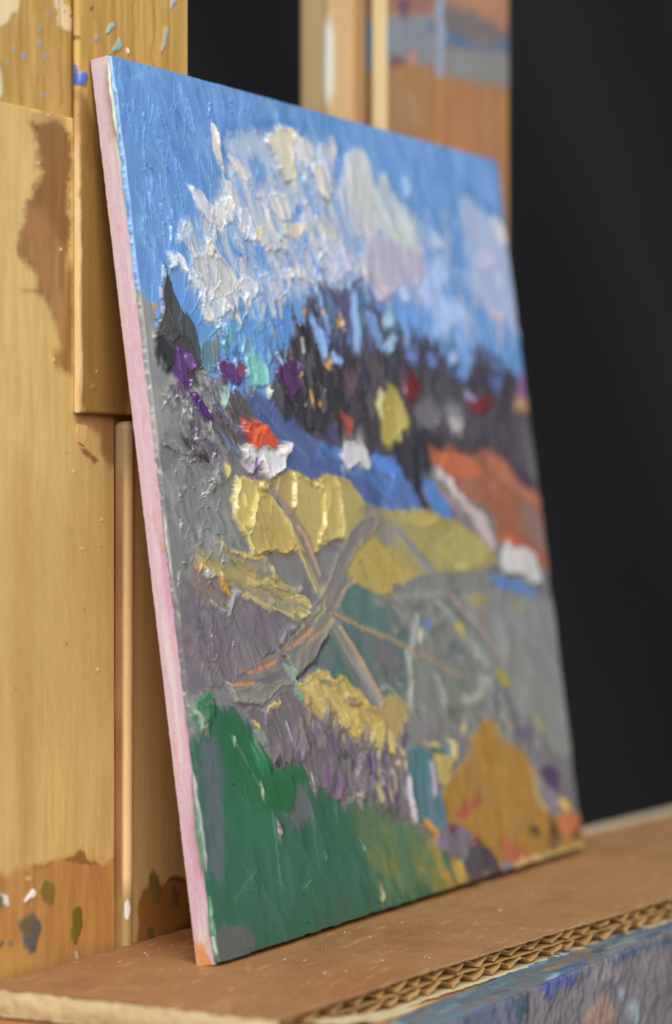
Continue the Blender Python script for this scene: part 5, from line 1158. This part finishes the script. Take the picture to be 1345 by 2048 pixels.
# blue paint along the lip's upper edge
lt = Sheet((-.20, LY+.0004, TZ+.0001), XV, np.array([0, 1.0, 0]), EZ, 530, 8.5, 1100, 24, (92, 130, 152))
lt.P('e', [(-900, 1700), (2600, 200), (2600, 700), (-900, 1900)], (96, 134, 156), None, h=.1, e=1, c2=(118, 120, 124), mix=.4, ang=0, sa=.1)
for q in range(70):
    u = r2.uniform(170, 420); v = r2.uniform(0, 8); L = r2.uniform(2, 12)
    c = random.choice([(70, 112, 150), (120, 158, 178), (176, 146, 76), (138, 128, 122), (60, 84, 110), (150, 180, 190)])
    lt.Ln('F', None, r2.uniform(.6, 2.2), c, None, h=r2.uniform(.05, .3), e=.5, mmpts=[(u, v), (u+L, v+r2.normal(0, .6))], op=.8)
lt.H += (fbm(lt.U*.5, lt.V*.5, 35, 4)-.5)*.3+.05
into(board('lip_top', lt, .0004, M_oil, None), tray)

# ------------------------------------------------------------------ the cardboard under the painting
card = empty('cardboard', (0.05, -0.01, TZ))
tag(card, 'brown double-wall corrugated cardboard with open flutes lying on the easel tray', 'cardboard')
cb = lambda o: into(o, card)
fx = np.array([-.0305, .0147, .060, .1037, .17, .33]); fy = np.array([-.0333, -.0353, -.0388, -.0431, -.0492, -.064])
bx_ = np.array([-.0300, .030, .10, .188, .33]); by_ = np.array([.0208, .0206, .0180, .0116, .002])
def front_y(x): return np.interp(x, fx, fy)
def back_y(x): return np.interp(x, bx_, by_)
def liner(name, ztop, th, m, jag, colour=None, x0=-.0302, x1=.33, nx=520, ny=90, fo=0.0):
    xs = np.linspace(x0, x1, nx); t = np.linspace(0, 1, ny)
    X, T = np.meshgrid(xs, t)
    jf = (fbm(X*700, X*0+ztop*1e4, 98, 3)-.5)*jag; jb = (fbm(X*500, X*0+7, 99, 3)-.5)*jag
    Y = (front_y(X)+jf+fo)*(1-T)+(back_y(X)+jb)*T
    jl = (fbm(Y*600, Y*0+3+ztop*1e4, 90, 3)-.5)*.0012
    X = X+np.where(X < x0+.0008, jl, 0)
    Z = ztop+(fbm(X*60, Y*60, 94, 3)-.5)*.0004+.000025*np.sin(2*math.pi*X/.0066)*fbm(X*30, Y*30, 24)*2
    ed = np.minimum(T, 1-T); Z = Z-np.where(ed < .004, .00008, 0)
    top = np.stack([X, Y, Z], -1); bot = top.copy(); bot[..., 2] -= th
    n = nx*ny; i = np.arange(n).reshape(ny, nx)
    F = np.stack([i[:-1, :-1], i[:-1, 1:], i[1:, 1:], i[1:, :-1]], -1).reshape(-1, 4)
    ring = np.concatenate([i[0, :], i[1:, -1], i[-1, -2::-1], i[-2:0:-1, 0]]); rn = np.roll(ring, -1)
    sd_ = np.stack([rn, ring, ring+n, rn+n], -1)
    V3 = np.concatenate([top.reshape(-1, 3), bot.reshape(-1, 3)])
    C = (colour(X, Y) if colour else lin((172, 124, 78))*np.ones(X.shape+(3,))).reshape(-1, 3)
    return cb(link(name, raw_mesh(name, V3, np.concatenate([F, F[:, ::-1]+n, sd_]), cols=np.concatenate([C, C])), m))
def top_colour(X, Y):
    C = lin((165, 121, 81))*np.ones(X.shape+(3,))
    b = fbm(X*45, Y*70, 30, 4); f = np.clip((b-.45)*2.2, 0, 1)[..., None]; C = C*(1-f)+lin((154, 105, 64))*f
    f = np.clip((X-.02)/.05, 0, 1)[..., None]*.5; C = C*(1-f)+lin((160, 125, 84))*f
    st = fbm(X*25, Y*900, 31, 3); C = C*(1+.10*(st-.5))[..., None]
    sp = fbm(X*900, Y*900, 32, 2); f = np.clip((sp-.80)*10, 0, .45)[..., None]; C = C*(1-f)+lin((206, 168, 120))*f
    sc = fbm(X*140+Y*60, Y*1500-X*200, 25, 3); f = np.clip((sc-.70)*7, 0, .4)[..., None]; C = C*(1-f)+lin((196, 160, 116))*f
    sm = fbm(X*80, Y*120, 26, 4); f = np.clip((sm-.62)*3, 0, .2)[..., None]; C = C*(1-f)+lin((120, 86, 60))*f
    # bare whitish strip torn along the far right of the back edge
    wv = (fbm(X*200, Y*0+1, 36, 3)-.5)*.002
    f = (np.clip((Y-(back_y(X)-.0060)+wv)/.0008, 0, 1)*np.clip((X-.150)/.01, 0, 1))[..., None]; C = C*(1-f)+lin((206, 192, 162))*f
    f = (np.clip((Y-(back_y(X)-.0012)+wv*.4)/.0008, 0, 1)*np.clip((X-.185)/.01, 0, 1))[..., None]; C = C*(1-f)+lin((140, 106, 78))*f
    return C
M_kraftA = mat('kraft_liner', .75, .25, nodes=lambda nt, b: varied(nt, b, attr_src(nt), [(tex_noise(nt, 800, 4), .93, 1.07), (tex_noise(nt, 120, 3), .95, 1.05)], bump=(tex_noise(nt, 900, 4), .3, .00012)))
topl = liner('top_liner', 0.0, .00028, M_kraftA, .0007, top_colour, ny=300, nx=900)
liner('middle_liner', -.00222, .00025, M_flute, .0009, fo=.0006)
liner('bottom_liner', -.00436, .00028, M_torn, .0012, fo=-.0002)
def flutes(name, ztop, zbot, pitch, phase):
    xs = np.linspace(-.0285, .30, 2300)
    ph = 2*math.pi*(xs/pitch+phase+(fbm(xs*120, xs*0, 89, 2)-.5)*.8)
    am = (ztop-zbot)/2*(.97)
    z = (ztop+zbot)/2+am*np.sin(ph)*(.80+.26*fbm(xs*70, xs*0+2+phase, 27))
    lean = .0005*np.sin(ph*2+.6)
    ny = 10; t = np.linspace(0, 1, ny)
    th = .00014
    sl_ = np.gradient(z, xs); nrm = np.stack([-sl_, np.ones_like(sl_)], -1); nrm /= np.linalg.norm(nrm, axis=1, keepdims=True)
    jag = (fbm(xs*900, xs*0+phase, 38, 3)-.5)*.0012+.0003
    V3 = []
    for side_ in (0, 1):
        for k in range(ny):
            y = front_y(xs)+jag+t[k]*.030
            V3.append(np.stack([xs+lean+nrm[:, 0]*th*side_, y, z+nrm[:, 1]*th*side_*.6], -1))
    V3 = np.array(V3); n = len(xs)
    i = np.arange(2*ny*n).reshape(2, ny, n)
    f0 = np.stack([i[0, :-1, :-1], i[0, :-1, 1:], i[0, 1:, 1:], i[0, 1:, :-1]], -1).reshape(-1, 4)
    f1 = np.stack([i[1, :-1, :-1], i[1, 1:, :-1], i[1, 1:, 1:], i[1, :-1, 1:]], -1).reshape(-1, 4)
    fe = np.stack([i[0, 0, 1:], i[0, 0, :-1], i[1, 0, :-1], i[1, 0, 1:]], -1).reshape(-1, 4)
    return cb(link(name, raw_mesh(name, V3.reshape(-1, 3), np.concatenate([f0, f1, fe])), M_flute))
flutes('fluting', -.00036, -.00212, .0066, .1)
flutes('fluting', -.00258, -.00428, .0069, .45)
# cream edge of the torn left end: the outer flute walls, folded down
def left_end():
    n = 260; y = np.linspace(front_y(-.0300)+.0004, back_y(-.03), n)
    a = np.linspace(0, 1, 14)
    Z = -.0003-.0040*a[None, :]*np.ones((n, 1)); bul = np.sin(a*math.pi)[None, :]*.0004*(.4+1.2*fbm(y*220, y*0, 37, 3))[:, None]
    X = -.0301-bul+((fbm(y[:, None]*500, a[None]*3, 39, 3)-.5)*.0005)
    V3 = np.stack([X, y[:, None]+0*X, Z], -1)
    i = np.arange(n*14).reshape(n, 14)
    F = np.stack([i[:-1, :-1], i[1:, :-1], i[1:, 1:], i[:-1, 1:]], -1).reshape(-1, 4)
    return raw_mesh('torn_edge', V3.reshape(-1, 3), F)
cb(link('torn_edge', left_end(), M_torn))
# torn paper flap hanging from the bottom liner at the front
def flap(px):
    pts = [onto(np.array(float(x)), np.array(float(y)), np.array([0, -.0365, 0]), EY) for x, y in px]
    n = 60; d = np.linspace(0, len(pts)-1, n); A = np.stack([np.interp(d, range(len(pts)), [q[i] for q in pts]) for i in range(3)], -1)
    w = .0014*np.sin(np.clip(np.linspace(0, 1, n)*1.05, 0, 1)*math.pi)**.5*(.5+fbm(d*3, d*0, 29, 3))
    V3 = []
    for t in np.linspace(0, 1, 5):
        q = A.copy(); q[:, 2] -= t*w; q[:, 1] = front_y(A[:, 0])-.0006-.0012*np.sin(t*2.2)*(.5+fbm(d*2, d*0+4, 28)); V3.append(q)
    i = np.arange(5*n).reshape(5, n)
    F = np.stack([i[:-1, :-1], i[1:, :-1], i[1:, 1:], i[:-1, 1:]], -1).reshape(-1, 4)
    return raw_mesh('torn_flap', np.array(V3).reshape(-1, 3), F)
cb(link('torn_flap', flap([(640, 2046), (700, 2036), (780, 2024), (850, 2010), (910, 1990), (962, 1966)]), M_torn))
# little scraps and paint crumbs on the cardboard
M_crumb = plain('dry_crumb', (226, 206, 170), .7, .1, 900, .2)
M_green = plain('green_crumb', (40, 96, 66), .5, .1, 900, .2)
bm_c = [(462, 1981, 12, 1), (570, 1920, 12, 0), (650, 1947, 10, 0), (1001, 1822, 15, 1), (690, 1866, 4, 0), (653, 1896, 3, 0), (850, 1915, 7, 0), (765, 1922, 4, 0), (693, 1943, 3, 0), (805, 1846, 4, 0), (240, 1965, 3, 0), (343, 1893, 6, 0), (290, 1908, 9, 0), (240, 1925, 8, 0), (295, 1912, 5, 0), (860, 1917, 8, 0), (1065, 1792, 8, 0), (740, 1876, 5, 0), (320, 1899, 3, 0), (430, 2030, 4, 0), (180, 1935, 5, 0), (610, 1922, 8, 0), (362, 1940, 3, 0), (655, 1895, 6, 2)]
for k, (x, y, L, b) in enumerate(bm_c):
    q = onto(np.array(float(x)), np.array(float(y)), np.zeros(3), EZ)
    bm = bmesh.new(); bmesh.ops.create_icosphere(bm, subdivisions=1, radius=1.0)
    for v in bm.verts: v.co *= 1+random.uniform(-.3, .3)
    sx = L*.5/FPX*.42*1.1
    bmesh.ops.scale(bm, vec=(max(sx*1.3, .00016), max(sx*.3, .00012), .00010), verts=bm.verts[:])
    bmesh.ops.translate(bm, vec=(q[0], q[1], .00012), verts=bm.verts[:])
    o = bm_obj('paper_scrap' if b != 2 else 'paint_crumb', bm, M_crumb if b != 2 else M_green); cb(o)

# ------------------------------------------------------------------ black cloth behind
def cloth():
    nx, nz = 260, 200
    s, t = np.meshgrid(np.linspace(-1.1, 1.1, nx), np.linspace(-.9, 1.1, nz))
    dep = .034*np.sin(s*21+t*9+2.0*fbm(s*2, t*2, 21))+.012*np.sin(s*43+t*15+3*fbm(s*3, t*2, 22))+.03*(fbm(s*4, t*3, 23)-.5)
    C0 = np.array([.80, .42, .05]); hd = np.array([math.sin(YAW), math.cos(YAW), 0])
    Pn = C0+s[..., None]*VR+t[..., None]*EZ+dep[..., None]*hd
    i = np.arange(nx*nz).reshape(nz, nx)
    F = np.stack([i[:-1, :-1], i[:-1, 1:], i[1:, 1:], i[1:, :-1]], -1).reshape(-1, 4)
    return raw_mesh('backdrop_cloth', Pn.reshape(-1, 3), F)
M_black = plain('black_cloth', (35, 35, 37), .95, .05, 800, .2, .1)
back = link('backdrop_cloth', cloth(), M_black)
tag(back, 'black cloth backdrop hanging in soft folds behind the easel', 'backdrop', kind='structure')
